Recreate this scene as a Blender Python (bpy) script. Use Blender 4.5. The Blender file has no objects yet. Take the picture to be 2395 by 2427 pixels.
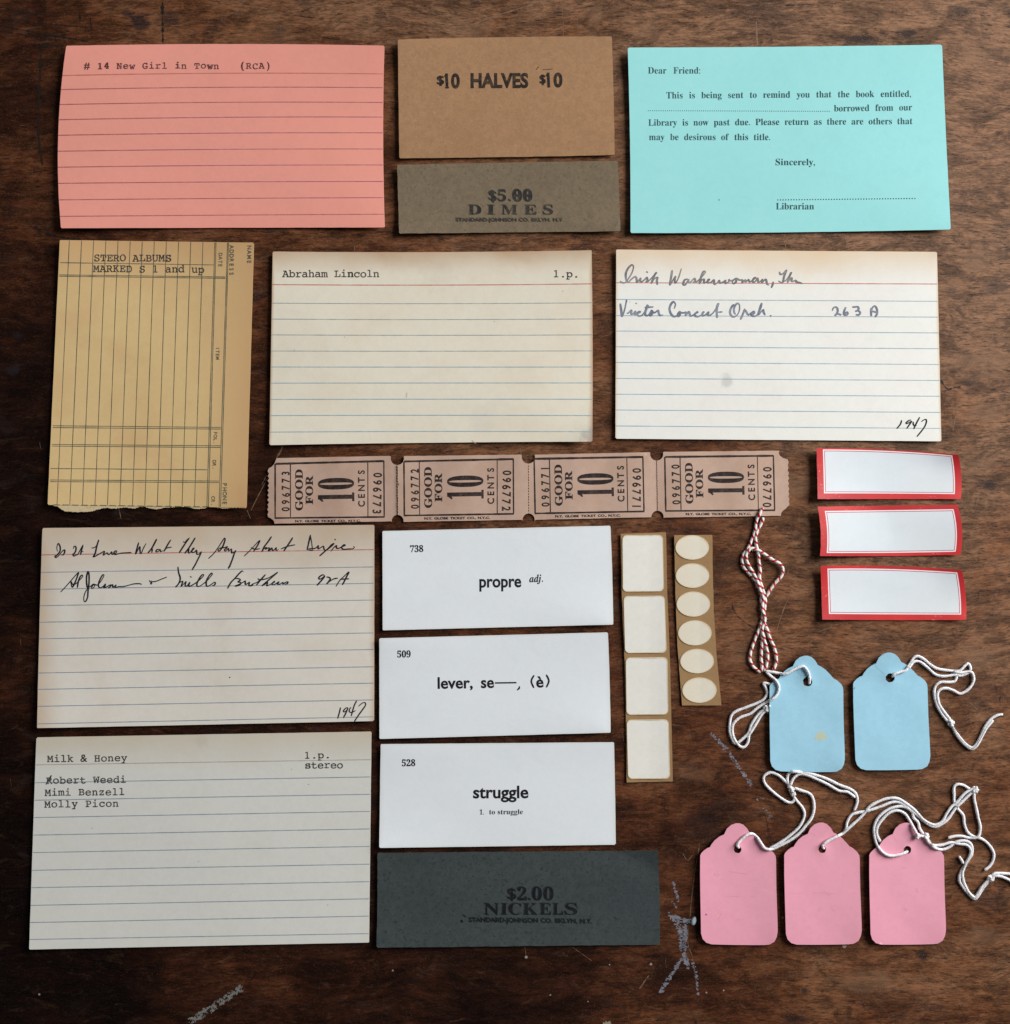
import bpy, bmesh, math, random
from mathutils import Vector, noise as mn

# ------------------------------------------------------------------ camera, light, exposure
SC = bpy.context.scene
COL = SC.collection
W, H = 2395.0, 2427.0            # the photograph's pixels, used as a measuring grid on the table
FPX = 2643.0                     # focal length in those pixels (phone main camera)
CAM_H = 0.435                    # metres above the table
TILT = math.radians(3.0)
CAM = Vector((0.0, -CAM_H * math.tan(TILT), CAM_H))

cam = bpy.data.cameras.new('camera')
cam.sensor_fit = 'HORIZONTAL'
cam.sensor_width = 36.0
cam.lens = 36.0 * FPX / W
cam.clip_start = 0.01
cam.clip_end = 50.0
cam_o = bpy.data.objects.new('camera', cam)
cam_o.location = CAM
cam_o.rotation_euler = (TILT, 0, 0)
COL.objects.link(cam_o)
SC.camera = cam_o

world = bpy.data.worlds.new('World')
SC.world = world
world.use_nodes = True
bg = world.node_tree.nodes['Background']
bg.inputs[0].default_value = (0.94, 0.96, 1.0, 1)
bg.inputs[1].default_value = 0.105

def area(name, loc, target, sx, sy, power, color):
    l = bpy.data.lights.new(name, 'AREA')
    l.shape = 'RECTANGLE'
    l.size, l.size_y = sx, sy
    l.energy = power
    l.color = color
    o = bpy.data.objects.new(name, l)
    o.location = loc
    d = Vector(target) - Vector(loc)
    o.rotation_euler = d.to_track_quat('-Z', 'Y').to_euler()
    COL.objects.link(o)
    return o

area('window_light', (1.06, 0.50, 0.62), (0.0, 0.0, 0.0), 0.62, 0.80, 32.0, (1.0, 0.985, 0.965))

SC.view_settings.view_transform = 'Standard'
SC.view_settings.look = 'None'
SC.view_settings.exposure = 0.0
SC.view_settings.gamma = 1.0

random.seed(4)

# ------------------------------------------------------------------ measuring grid -> metres
_ct, _st = math.cos(TILT), math.sin(TILT)
def at(px, py, z=0.0):
    """Point of the table world at height z (metres) for a mark measured in the photograph."""
    a, b = px - W / 2, H / 2 - py
    d = Vector((a, b * _ct + FPX * _st, b * _st - FPX * _ct))
    t = (z - CAM.z) / d.z
    return CAM + d * t

def to_px(p):
    d = p - CAM
    dep = d.y * _st - d.z * _ct
    return W / 2 + FPX * d.x / dep, H / 2 - FPX * (d.y * _ct + d.z * _st) / dep

class F:
    """A measuring frame: marks read off an enlarged crop, returned in grid pixels."""
    def __init__(s, x0, y0, k): s.x0, s.y0, s.k = x0, y0, k
    def __call__(s, x, y): return (s.x0 + x / s.k, s.y0 + y / s.k)
    def L(s, *v): return [s(v[i], v[i + 1]) for i in range(0, len(v), 2)]

MM = 0.001

# ------------------------------------------------------------------ materials
def new_mat(name):
    m = bpy.data.materials.new(name)
    m.use_nodes = True
    nt = m.node_tree
    return m, nt, nt.nodes['Principled BSDF']

def N(nt, typ, **k):
    n = nt.nodes.new(typ)
    for a, v in k.items():
        if a.startswith('i_'):
            n.inputs[a[2:].replace('_', ' ')].default_value = v
        else:
            setattr(n, a, v)
    return n

def math_node(nt, op, a, b=None, clamp=False):
    n = N(nt, 'ShaderNodeMath', operation=op, use_clamp=clamp)
    for i, v in enumerate((a, b)):
        if v is None: continue
        if hasattr(v, 'is_linked') or hasattr(v, 'links'): nt.links.new(v, n.inputs[i])
        else: n.inputs[i].default_value = v
    return n.outputs[0]

def mix(nt, fac, a, b):
    n = N(nt, 'ShaderNodeMix', data_type='RGBA')
    for idx, v in ((0, fac), (6, a), (7, b)):
        if hasattr(v, 'links'): nt.links.new(v, n.inputs[idx])
        elif idx == 0: n.inputs[0].default_value = v
        else: n.inputs[idx].default_value = (*v, 1)
    return n.outputs[2]

def tex(nt, co, scale, detail=3.0, rough=0.5, dist=0.0, stretch=None, loc=(0, 0, 0)):
    if stretch or loc != (0, 0, 0):
        mp = N(nt, 'ShaderNodeMapping')
        mp.inputs['Scale'].default_value = stretch or (1, 1, 1)
        mp.inputs['Location'].default_value = loc
        nt.links.new(co, mp.inputs[0]); co = mp.outputs[0]
    n = N(nt, 'ShaderNodeTexNoise')
    n.inputs['Scale'].default_value = scale
    n.inputs['Detail'].default_value = detail
    n.inputs['Roughness'].default_value = rough
    n.inputs['Distortion'].default_value = dist
    nt.links.new(co, n.inputs['Vector'])
    return n.outputs[0]

def remap(nt, v, a, b, c=0.0, d=1.0):
    n = N(nt, 'ShaderNodeMapRange', interpolation_type='SMOOTHSTEP')
    nt.links.new(v, n.inputs[0])
    for i, x in enumerate((a, b, c, d)): n.inputs[i + 1].default_value = x
    return n.outputs[0]

def bump(nt, h, bsdf, strength=0.2, dist=0.0001):
    b = N(nt, 'ShaderNodeBump')
    b.inputs['Strength'].default_value = strength
    b.inputs['Distance'].default_value = dist
    nt.links.new(h, b.inputs['Height'])
    nt.links.new(b.outputs[0], bsdf.inputs['Normal'])

def paper(name, col, var=0.10, stain=None, edges=(0, 0, 0, 0), blotch=0.0, fleck=None, fleck_amt=0.5,
          rough=0.8, coarse=0.0, seed=0.0, spots=None):
    """col: paper colour; edges: how far (share of the sheet) age stains creep in from left, right, top, bottom."""
    m, nt, b = new_mat(name)
    oc = N(nt, 'ShaderNodeTexCoord').outputs['Object']
    L = (seed * 0.37, seed * 0.73, 0)
    fine = tex(nt, oc, 2600, 2, 0.6, loc=L)
    mid = tex(nt, oc, 420, 4, 0.6, loc=L)
    big = tex(nt, oc, 38, 4, 0.55, 0.3, loc=L)
    c = mix(nt, remap(nt, fine, 0.36, 0.64, 0.0, var * (1.4 + coarse * 2.0)), col, tuple(x * 0.72 for x in col))
    c = mix(nt, remap(nt, mid, 0.38, 0.64, 0.0, min(1.0, var * (1.1 + coarse * 5))), c, tuple(x * 0.74 for x in col))
    hand = tex(nt, oc, 95, 6, 0.7, 0.8, loc=(L[0] + 7, L[1] + 2, 0))
    c = mix(nt, remap(nt, hand, 0.46, 0.70, 0.0, 0.10 + var * 0.6), c, tuple(x * 0.80 for x in col))
    if blotch:
        sc = stain or tuple(x * 0.7 for x in col)
        c = mix(nt, remap(nt, big, 0.42, 0.72, 0.0, blotch), c, sc)
    if stain and any(edges):
        uv = N(nt, 'ShaderNodeUVMap'); uv.uv_map = 'UVMap'
        sp = N(nt, 'ShaderNodeSeparateXYZ'); nt.links.new(uv.outputs[0], sp.inputs[0])
        u, v = sp.outputs[0], sp.outputs[1]
        bn = math_node(nt, 'SUBTRACT', big, 0.5)
        tot = None
        for src, flip, e in ((u, 0, edges[0]), (u, 1, edges[1]), (v, 0, edges[2]), (v, 1, edges[3])):
            if not e: continue
            s = math_node(nt, 'SUBTRACT', 1.0, src) if flip else src
            s = math_node(nt, 'ADD', s, math_node(nt, 'MULTIPLY', bn, e * 1.1))
            k = remap(nt, s, -e*0.35, e, 1.0, 0.0)
            tot = k if tot is None else math_node(nt, 'MAXIMUM', tot, k)
        c = mix(nt, tot, c, stain)
    if fleck:
        f = tex(nt, oc, 900, 3, 0.7, 0.6, loc=L)
        c = mix(nt, remap(nt, f, 0.53, 0.68, 0.0, min(1.0, fleck_amt * 1.4)), c, fleck)
        f2 = tex(nt, oc, 1300, 2, 0.7, 1.2, loc=(L[0] + 3, L[1], 0))
        c = mix(nt, remap(nt, f2, 0.60, 0.70, 0.0, 0.35), c, tuple(min(0.8, x * 1.5) for x in col))
    for (sx, sy, sr, scol, samt) in (spots or []):
        vd = N(nt, 'ShaderNodeVectorMath', operation='DISTANCE')
        nt.links.new(oc, vd.inputs[0]); vd.inputs[1].default_value = (sx, sy, 0)
        dd = math_node(nt, 'ADD', vd.outputs['Value'],
                       math_node(nt, 'MULTIPLY', math_node(nt, 'SUBTRACT', tex(nt, oc, 300, 3, 0.6, loc=L), 0.5), sr * 1.6))
        c = mix(nt, remap(nt, dd, sr * 0.35, sr, samt, 0.0), c, scol)
    nt.links.new(c, b.inputs['Base Color'])
    b.inputs['Roughness'].default_value = rough
    b.inputs['Specular IOR Level'].default_value = 0.12
    bump(nt, math_node(nt, 'ADD', fine, math_node(nt, 'MULTIPLY', mid, 1.5)), b, 0.18 + coarse * 0.3, 0.00006)
    return m

def ink(name, col, wear, amt=0.5, scale=900, rough=0.7, lo=0.42, hi=0.68):
    m, nt, b = new_mat(name)
    oc = N(nt, 'ShaderNodeTexCoord').outputs['Object']
    n = tex(nt, oc, scale, 4, 0.65)
    n2 = tex(nt, oc, scale * 0.16, 2, 0.5)
    s = math_node(nt, 'ADD', math_node(nt, 'MULTIPLY', n, 0.7), math_node(nt, 'MULTIPLY', n2, 0.3))
    nt.links.new(mix(nt, remap(nt, s, lo, hi, 0.0, amt), col, wear), b.inputs['Base Color'])
    b.inputs['Roughness'].default_value = rough
    b.inputs['Specular IOR Level'].default_value = 0.2
    return m

# old spills and ink stains in the board: x, y, radius, length along the grain, strength
WOOD_STAINS = [(330, 52, 26, 1.2, .8), (300, 30, 14, 1.0, .7), (400, 40, 26, 1.8, .6), (515, 62, 18, 1.4, .55), (660, 80, 22, 1.5, .45), (720, 8, 14, 1.6, .5),
    (2030, 92, 14, 4.2, .85), (2150, 78, 14, 2.0, .8), (2270, 25, 18, 2.2, .6), (2200, 20, 8, 2.5, .5), (1362, 561, 7, 1.8, .9), (2342, 1153, 16, 2.0, .8), (2300, 905, 9, 3.0, .6),
    (42, 796, 12, 1.5, .9), (34, 876, 14, 1.4, .9), (746, 1728, 9, 2.0, .9), (2190, 2262, 12, 1.2, .8), (1908, 2350, 11, 1.0, .8), (2360, 680, 22, 1.8, .5), (2250, 690, 10, 2.5, .5),
    (1830, 45, 60, 2.0, .35), (2350, 2130, 34, 1.4, .45), (2040, 1690, 18, 1.0, .4), (1640, 1430, 40, 1.6, .4), (1880, 2420, 26, 1.5, .5), (2330, 1640, 40, 1.5, .4), (610, 700, 24, 1.2, .5), (1850, 600, 14, 3, .4)]

# places where hands and things have rubbed the finish paler
WOOD_RUBS = [(1412, 40, 30, .8, .55), (1400, 90, 24, .8, .5), (2125, 62, 14, 2.0, .8), (1540, 70, 26, 2.2, .35), (1120, 70, 30, 2.4, .3), (2320, 860, 44, 1.8, .5), (2310, 620, 34, 1.4, .5), (2340, 980, 30, 2.2, .45),
    (2330, 1100, 26, 2.0, .4), (2270, 1390, 20, 1.8, .4), (1900, 1150, 26, 2, .4), (2310, 1560, 34, 2.0, .5), (2120, 1560, 30, 2.2, .35), (2060, 2330, 34, 3.0, .4), (2330, 2220, 30, 2.0, .4), (1560, 600, 22, 3, .4), (1440, 1440, 30, 1.2, .3), (2310, 120, 44, 1.4, .35), (660, 90, 40, 2.5, .2), (1650, 1830, 30, 2, .25), (1760, 1560, 24, 2.4, .3)]

def wood_mat():
    m, nt, b = new_mat('old_stained_wood')
    oc = N(nt, 'ShaderNodeTexCoord').outputs['Object']
    wob = tex(nt, oc, 9, 3, 0.5)
    off = N(nt, 'ShaderNodeCombineXYZ')
    nt.links.new(math_node(nt, 'MULTIPLY', math_node(nt, 'SUBTRACT', wob, 0.5), 0.02), off.inputs[1])
    va = N(nt, 'ShaderNodeVectorMath', operation='ADD')
    nt.links.new(oc, va.inputs[0]); nt.links.new(off.outputs[0], va.inputs[1])
    co = va.outputs[0]
    cloud = tex(nt, oc, 7.5, 5, 0.6, 0.3, loc=(0.31, 0.17, 0))
    mott = tex(nt, oc, 30, 6, 0.68, 0.5, loc=(4.1, 2.3, 0), stretch=(1, 1.8, 1))
    grain = tex(nt, co, 1, 6, 0.72, 0.25, stretch=(80, 430, 1))
    fine = tex(nt, co, 1, 4, 0.75, 0.3, stretch=(360, 1500, 1))
    pore = tex(nt, co, 1, 4, 0.7, 0.2, stretch=(170, 1150, 1), loc=(3, 5, 0))
    worn = tex(nt, co, 1, 7, 0.74, 0.7, stretch=(110, 330, 1), loc=(7, 1, 0))
    patch = tex(nt, co, 1, 9, 0.78, 0.7, stretch=(55, 120, 1), loc=(1, 6, 0))
    blot = tex(nt, oc, 42, 6, 0.65, 0.6, loc=(2, 9, 0), stretch=(1, 1.7, 1))
    grit = tex(nt, oc, 1500, 2, 0.6)
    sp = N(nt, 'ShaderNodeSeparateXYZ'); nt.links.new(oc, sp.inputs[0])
    # base colour goes from near-black at lower left to paler at upper right
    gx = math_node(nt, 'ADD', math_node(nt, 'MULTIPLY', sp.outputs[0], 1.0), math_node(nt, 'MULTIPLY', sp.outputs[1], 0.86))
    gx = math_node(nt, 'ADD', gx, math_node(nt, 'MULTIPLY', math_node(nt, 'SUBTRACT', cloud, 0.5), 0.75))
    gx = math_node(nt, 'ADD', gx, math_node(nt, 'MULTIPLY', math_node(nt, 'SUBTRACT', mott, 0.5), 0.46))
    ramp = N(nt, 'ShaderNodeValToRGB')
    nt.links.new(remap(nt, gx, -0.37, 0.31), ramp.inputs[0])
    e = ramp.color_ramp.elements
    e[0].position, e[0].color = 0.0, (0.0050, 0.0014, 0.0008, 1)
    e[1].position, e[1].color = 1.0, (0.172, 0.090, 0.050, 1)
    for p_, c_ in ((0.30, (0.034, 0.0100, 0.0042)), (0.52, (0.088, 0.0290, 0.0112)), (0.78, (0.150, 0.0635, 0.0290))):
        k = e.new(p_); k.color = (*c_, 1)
    f = math_node(nt, 'ADD', math_node(nt, 'MULTIPLY', grain, 0.5), math_node(nt, 'MULTIPLY', fine, 0.5))
    sc = N(nt, 'ShaderNodeVectorMath', operation='SCALE')
    nt.links.new(ramp.outputs[0], sc.inputs[0])
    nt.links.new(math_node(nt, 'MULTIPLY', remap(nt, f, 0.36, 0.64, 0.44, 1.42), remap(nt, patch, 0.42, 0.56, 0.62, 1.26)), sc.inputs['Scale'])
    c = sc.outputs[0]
    # rubbed flecks where the dark stain has come off the grain
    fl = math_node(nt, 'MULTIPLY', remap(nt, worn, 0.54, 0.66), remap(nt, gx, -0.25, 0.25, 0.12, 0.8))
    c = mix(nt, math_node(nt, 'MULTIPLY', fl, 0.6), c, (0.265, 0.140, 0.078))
    c = mix(nt, remap(nt, blot, 0.57, 0.70, 0.0, 0.55), c, (0.030, 0.018, 0.015))
    c = mix(nt, remap(nt, pore, 0.56, 0.64, 0.0, 0.75), c, (0.012, 0.005, 0.004))
    rag_ = tex(nt, co, 1, 6, 0.72, 0.6, stretch=(120, 260, 1), loc=(5, 5, 0))
    for px_, py_, r_, asp, amt in WOOD_STAINS:
        w_ = at(px_, py_, 0.0)
        dv = N(nt, 'ShaderNodeVectorMath', operation='SUBTRACT'); nt.links.new(oc, dv.inputs[0]); dv.inputs[1].default_value = w_
        ds = N(nt, 'ShaderNodeVectorMath', operation='MULTIPLY'); nt.links.new(dv.outputs[0], ds.inputs[0]); ds.inputs[1].default_value = (1/asp, 1, 0)
        dl = N(nt, 'ShaderNodeVectorMath', operation='LENGTH'); nt.links.new(ds.outputs[0], dl.inputs[0])
        rm = r_ * 0.000165
        d_ = math_node(nt, 'ADD', dl.outputs['Value'], math_node(nt, 'MULTIPLY', math_node(nt, 'SUBTRACT', rag_, 0.5), rm * 3.4))
        c = mix(nt, remap(nt, d_, rm * 0.2, rm * 1.15, amt, 0.0), c, (0.016, 0.012, 0.014))
    for px_, py_, r_, asp, amt in WOOD_RUBS:
        w_ = at(px_, py_, 0.0)
        dv = N(nt, 'ShaderNodeVectorMath', operation='SUBTRACT'); nt.links.new(oc, dv.inputs[0]); dv.inputs[1].default_value = w_
        ds = N(nt, 'ShaderNodeVectorMath', operation='MULTIPLY'); nt.links.new(dv.outputs[0], ds.inputs[0]); ds.inputs[1].default_value = (1/asp, 1, 0)
        dl = N(nt, 'ShaderNodeVectorMath', operation='LENGTH'); nt.links.new(ds.outputs[0], dl.inputs[0])
        rm = r_ * 0.000165
        d_ = math_node(nt, 'ADD', dl.outputs['Value'], math_node(nt, 'MULTIPLY', math_node(nt, 'SUBTRACT', rag_, 0.5), rm * 3.0))
        c = mix(nt, remap(nt, d_, rm * 0.2, rm * 1.15, amt, 0.0), c, (0.215, 0.120, 0.070))
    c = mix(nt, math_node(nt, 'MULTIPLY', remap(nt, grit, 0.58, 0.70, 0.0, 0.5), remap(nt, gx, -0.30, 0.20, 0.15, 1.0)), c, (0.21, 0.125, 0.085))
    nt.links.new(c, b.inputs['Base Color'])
    nt.links.new(remap(nt, math_node(nt, 'ADD', math_node(nt, 'MULTIPLY', blot, 0.6), math_node(nt, 'MULTIPLY', grain, 0.4)), 0.35, 0.65, 0.48, 0.66), b.inputs['Roughness'])
    b.inputs['Specular IOR Level'].default_value = 0.11
    h = math_node(nt, 'ADD', math_node(nt, 'MULTIPLY', grain, 0.5), math_node(nt, 'MULTIPLY', fine, 0.5))
    h = math_node(nt, 'SUBTRACT', h, math_node(nt, 'MULTIPLY', remap(nt, pore, 0.56, 0.7), 0.4))
    bump(nt, h, b, 0.4, 0.00022)
    return m

def plain(name, col, rough=0.7, var=0.15, scale=1500, spec=0.3):
    m, nt, b = new_mat(name)
    oc = N(nt, 'ShaderNodeTexCoord').outputs['Object']
    n = tex(nt, oc, scale, 3, 0.6)
    nt.links.new(mix(nt, remap(nt, n, 0.35, 0.7, 0.0, var * 2), col, tuple(x * 0.6 for x in col)), b.inputs['Base Color'])
    b.inputs['Roughness'].default_value = rough
    b.inputs['Specular IOR Level'].default_value = spec
    return m

def cotton_mat():
    m, nt, b = new_mat('white_cotton')
    uv = N(nt, 'ShaderNodeUVMap'); uv.uv_map = 'UVMap'
    oc = N(nt, 'ShaderNodeTexCoord').outputs['Object']
    f = tex(nt, uv.outputs[0], 9, 3, 0.6)
    c = mix(nt, remap(nt, f, 0.3, 0.7, 0, 0.5), (0.84, 0.84, 0.87), (0.60, 0.59, 0.62))
    g = tex(nt, oc, 60, 2)
    c = mix(nt, remap(nt, g, 0.5, 0.75, 0, 0.25), c, (0.66, 0.62, 0.55))
    nt.links.new(c, b.inputs['Base Color'])
    b.inputs['Roughness'].default_value = 0.95
    b.inputs['Specular IOR Level'].default_value = 0.1
    b.inputs['Sheen Weight'].default_value = 0.4
    b.inputs['Subsurface Weight'].default_value = 0.9
    b.inputs['Subsurface Radius'].default_value = (1.0, 1.0, 1.0)
    b.inputs['Subsurface Scale'].default_value = 0.0009
    bump(nt, f, b, 0.35, 0.0002)
    return m

def twine_mat():
    m, nt, b = new_mat('red_and_white_twine')
    uv = N(nt, 'ShaderNodeUVMap'); uv.uv_map = 'UVMap'
    oc = N(nt, 'ShaderNodeTexCoord').outputs['Object']
    sp = N(nt, 'ShaderNodeSeparateXYZ'); nt.links.new(uv.outputs[0], sp.inputs[0])
    # u counts ply turns, v runs once round: one of the plies is red
    ph = math_node(nt, 'SUBTRACT', math_node(nt, 'MULTIPLY', sp.outputs[0], 1.0), sp.outputs[1])
    fr = math_node(nt, 'FRACT', ph)
    red = math_node(nt, 'MULTIPLY', remap(nt, fr, 0.02, 0.07), remap(nt, fr, 0.36, 0.42, 1.0, 0.0))
    f = tex(nt, oc, 2600, 3, 0.6)
    c = mix(nt, remap(nt, f, 0.35, 0.7, 0, 0.4), (0.80, 0.77, 0.74), (0.50, 0.46, 0.43))
    c = mix(nt, red, c, (0.50, 0.028, 0.032))
    nt.links.new(c, b.inputs['Base Color'])
    b.inputs['Roughness'].default_value = 0.95
    b.inputs['Specular IOR Level'].default_value = 0.1
    bump(nt, f, b, 0.4, 0.0002)
    return m

# ------------------------------------------------------------------ objects
def tag(o, label=None, cat=None, group=None, kind=None):
    for k, v in (('label', label), ('category', cat), ('group', group), ('kind', kind)):
        if v: o[k] = v
    return o

def mesh_obj(name, verts, faces, mats, parent=None, origin=Vector((0, 0, 0)), fmat=None, uvs=None, smooth=False):
    """verts are world points; the object's origin is put at `origin`."""
    me = bpy.data.meshes.new(name)
    me.from_pydata([tuple(Vector(v) - origin) for v in verts], [], faces)
    for m in (mats if isinstance(mats, (list, tuple)) else [mats]): me.materials.append(m)
    if fmat: me.polygons.foreach_set('material_index', fmat)
    if uvs:
        lay = me.uv_layers.new(name='UVMap')
        for li, l in enumerate(me.loops): lay.data[li].uv = uvs[l.vertex_index]
    if smooth: me.polygons.foreach_set('use_smooth', [True] * len(me.polygons))
    me.update()
    o = bpy.data.objects.new(name, me)
    o.location = origin
    COL.objects.link(o)
    if parent is not None:
        o.parent = parent
        o.location = origin - parent_world(parent)
    return o

def parent_world(o):
    p = Vector(o.location)
    while o.parent is not None:
        o = o.parent; p = p + Vector(o.location)
    return p

def empty(name, loc):
    o = bpy.data.objects.new(name, None)
    o.location = loc; o.empty_display_size = 0.02
    COL.objects.link(o)
    return o

class Sheet:
    """A rectangular piece of paper: corner marks TL TR BR BL, bowed edges, a height field in millimetres."""
    def __init__(s, corners, bows=(0, 0, 0, 0), lift=(0.2, 0.2, 0.2, 0.2), base=0.12, thick=0.25, wave=0.12, seed=0, zf=None):
        s.c = corners; s.b = bows; s.lift = lift; s.base = base; s.thick = thick; s.wave = wave; s.seed = seed; s.zf = zf
    def uv(s, x, y):
        a, b, c, d = s.c
        u, v = 0.5, 0.5
        for _ in range(8):
            px = a[0]*(1-u)*(1-v) + b[0]*u*(1-v) + c[0]*u*v + d[0]*(1-u)*v
            py = a[1]*(1-u)*(1-v) + b[1]*u*(1-v) + c[1]*u*v + d[1]*(1-u)*v
            xu = (b[0]-a[0])*(1-v) + (c[0]-d[0])*v; yu = (b[1]-a[1])*(1-v) + (c[1]-d[1])*v
            xv = (d[0]-a[0])*(1-u) + (c[0]-b[0])*u; yv = (d[1]-a[1])*(1-u) + (c[1]-b[1])*u
            det = xu*yv - xv*yu
            ex, ey = x - px, y - py
            u += (ex*yv - ey*xv) / det; v += (ey*xu - ex*yu) / det
        return u, v
    def px(s, u, v):
        a, b, c, d = s.c
        x = a[0]*(1-u)*(1-v) + b[0]*u*(1-v) + c[0]*u*v + d[0]*(1-u)*v
        y = a[1]*(1-u)*(1-v) + b[1]*u*(1-v) + c[1]*u*v + d[1]*(1-u)*v
        l, r, t, bt = s.b
        x += 4*v*(1-v) * (l*(1-u) + r*u)
        y += 4*u*(1-u) * (t*(1-v) + bt*v)
        return x, y
    corner = None
    def z(s, u, v):
        """top surface height, mm"""
        u = min(1.05, max(-0.05, u)); v = min(1.05, max(-0.05, v))
        l, r, t, b = s.lift
        q = lambda t_: max(0.0, 1 - 2*t_)**2
        h = l*q(u) + r*q(1-u) + t*q(v) + b*q(1-v)
        h += s.wave * (mn.noise(Vector((u*2.2 + s.seed*3.1, v*2.2, s.seed))) + 0.6)
        if s.corner is None:
            rc = random.Random(s.seed*31+5); s.corner = [rc.uniform(-.2, 1.5) for _ in range(4)]
        for k_, (cu, cv) in enumerate(((0, 0), (1, 0), (1, 1), (0, 1))):
            dd = max(0.0, 1 - 2.0*math.hypot(u-cu, v-cv)); h += max(0.0, s.corner[k_])*dd*dd
        if s.zf: h += s.zf(u, v)
        return s.base + s.thick + max(0.0, h)
    def zpx(s, x, y):
        return s.z(*s.uv(x, y))
    def build(s, name, mat, parent=None, nu=30, nv=20, rag=0.16, us=None, vs=None, fm=None, mats=None):
        wear = us is None
        eu, ev = 2.6/math.dist(s.c[0], s.c[1]), 2.6/math.dist(s.c[0], s.c[3])
        us = us or [0, eu] + [i/nu for i in range(1, nu)] + [1-eu, 1]; vs = vs or [0, ev] + [j/nv for j in range(1, nv)] + [1-ev, 1]
        nu, nv = len(us)-1, len(vs)-1
        V, UV, Fc, FM = [], [], [], []
        rnd = random.Random(s.seed*7 + 1)
        for layer in (0, 1):
            for j, v in enumerate(vs):
                for i, u in enumerate(us):
                    x, y = s.px(u, v)
                    if layer == 0:
                        dx = rnd.uniform(-rag, rag) if i in (0, nu) else 0
                        dy = rnd.uniform(-rag, rag) if j in (0, nv) else 0
                        if wear and i in (0, nu) and j in (0, nv):
                            k_ = rnd.uniform(0.5, 2.0); dx += k_ if i == 0 else -k_; dy += k_*rnd.uniform(.4, 1) if j == 0 else -k_*rnd.uniform(.4, 1)
                        s._j = getattr(s, '_j', {}); s._j[(i, j)] = (dx, dy)
                    else:
                        dx, dy = s._j[(i, j)]
                    zt = s.z(u, v)
                    V.append(at(x+dx, y+dy, zt*MM) - (Vector((0, 0, s.thick*MM)) if layer else Vector((0, 0, 0))))
                    UV.append((u, v))
        n = (nu+1)*(nv+1)
        I = lambda i, j: j*(nu+1)+i
        for j in range(nv):
            for i in range(nu):
                Fc.append((I(i, j+1), I(i+1, j+1), I(i+1, j), I(i, j))); FM.append(fm(us[i], us[i+1], vs[j], vs[j+1]) if fm else 0)
                Fc.append((n+I(i, j), n+I(i+1, j), n+I(i+1, j+1), n+I(i, j+1))); FM.append(0)
        ring = [I(i, 0) for i in range(nu)] + [I(nu, j) for j in range(nv)] + [I(i, nv) for i in range(nu, 0, -1)] + [I(0, j) for j in range(nv, 0, -1)]
        for k in range(len(ring)):
            a, b = ring[k], ring[(k+1) % len(ring)]
            Fc.append((a, b, n+b, n+a)); FM.append(0)
        x, y = s.px(0.5, 0.5)
        org = at(x, y, 0.0)
        s.org = org
        s.o = mesh_obj(name, V, Fc, mats or mat, parent, org, FM, UV)
        # smooth only the faces of the sheet, not the cut edge
        me = s.o.data
        me.polygons.foreach_set('use_smooth', [k < 2*nu*nv for k in range(len(me.polygons))])
        me.attributes.new('sharp_edge', 'BOOLEAN', 'EDGE')
        rs = set(ring) | {n+r for r in ring}
        for e in me.edges:
            a, b = e.vertices
            if a in rs and b in rs:
                ia, ib = a % n, b % n
                if ia in rs and ib in rs: me.attributes['sharp_edge'].data[e.index].value = True
        return s.o

# ---- glyph outlines from Blender's own built-in font -----------------------------------------
_MATH = {'B': (0x1D400, 0x1D41A, 0x1D7CE), 'BI': (0x1D468, 0x1D482, None), 'M': (0x1D670, 0x1D68A, 0x1D7F6)}
def _conv(st, s):
    base = {'S': 'B', 'B': 'B', 'BI': 'BI', 'M': 'M', 'BH': 'B'}.get(st)
    if not base: return s
    up, lo, dg = _MATH[base]
    r = ''
    for ch in s:
        if 'A' <= ch <= 'Z': r += chr(up + ord(ch) - 65)
        elif 'a' <= ch <= 'z': r += chr(lo + ord(ch) - 97)
        elif ch.isdigit() and dg: r += chr(dg + ord(ch) - 48)
        else: r += ch
    return r
_OFF = {'S': -0.002, 'B': 0.0, 'BI': 0.006, 'M': 0.011, 'GH': 0.040, 'G': 0.004, 'GB': 0.023, 'GX': 0.010, 'BH': 0.012}
_gc = {}
def glyph(s, st):
    key = (s, st)
    if key in _gc: return _gc[key]
    c = bpy.data.curves.new('lettering', 'FONT')
    c.body = _conv(st, s); c.size = 1.0; c.resolution_u = 4
    off = _OFF[st]
    if s == '$' and off > 0.006: off = 0.008
    c.offset = off
    o = bpy.data.objects.new('lettering', c)
    COL.objects.link(o)
    dg = bpy.context.evaluated_depsgraph_get()
    me = o.evaluated_get(dg).to_mesh()
    vs = [(v.co.x, v.co.y) for v in me.vertices]
    fs = [tuple(p.vertices) for p in me.polygons]
    o.evaluated_get(dg).to_mesh_clear()
    bpy.data.objects.remove(o); bpy.data.curves.remove(c)
    xs = [v[0] for v in vs] or [0]; ys = [v[1] for v in vs] or [0]
    _gc[key] = (vs, fs, min(xs), max(xs), min(ys), max(ys))
    return _gc[key]
_CAP = {}
def cap(st):
    if st not in _CAP:
        g = glyph('H', st); _CAP[st] = g[5]
    return _CAP[st]

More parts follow.
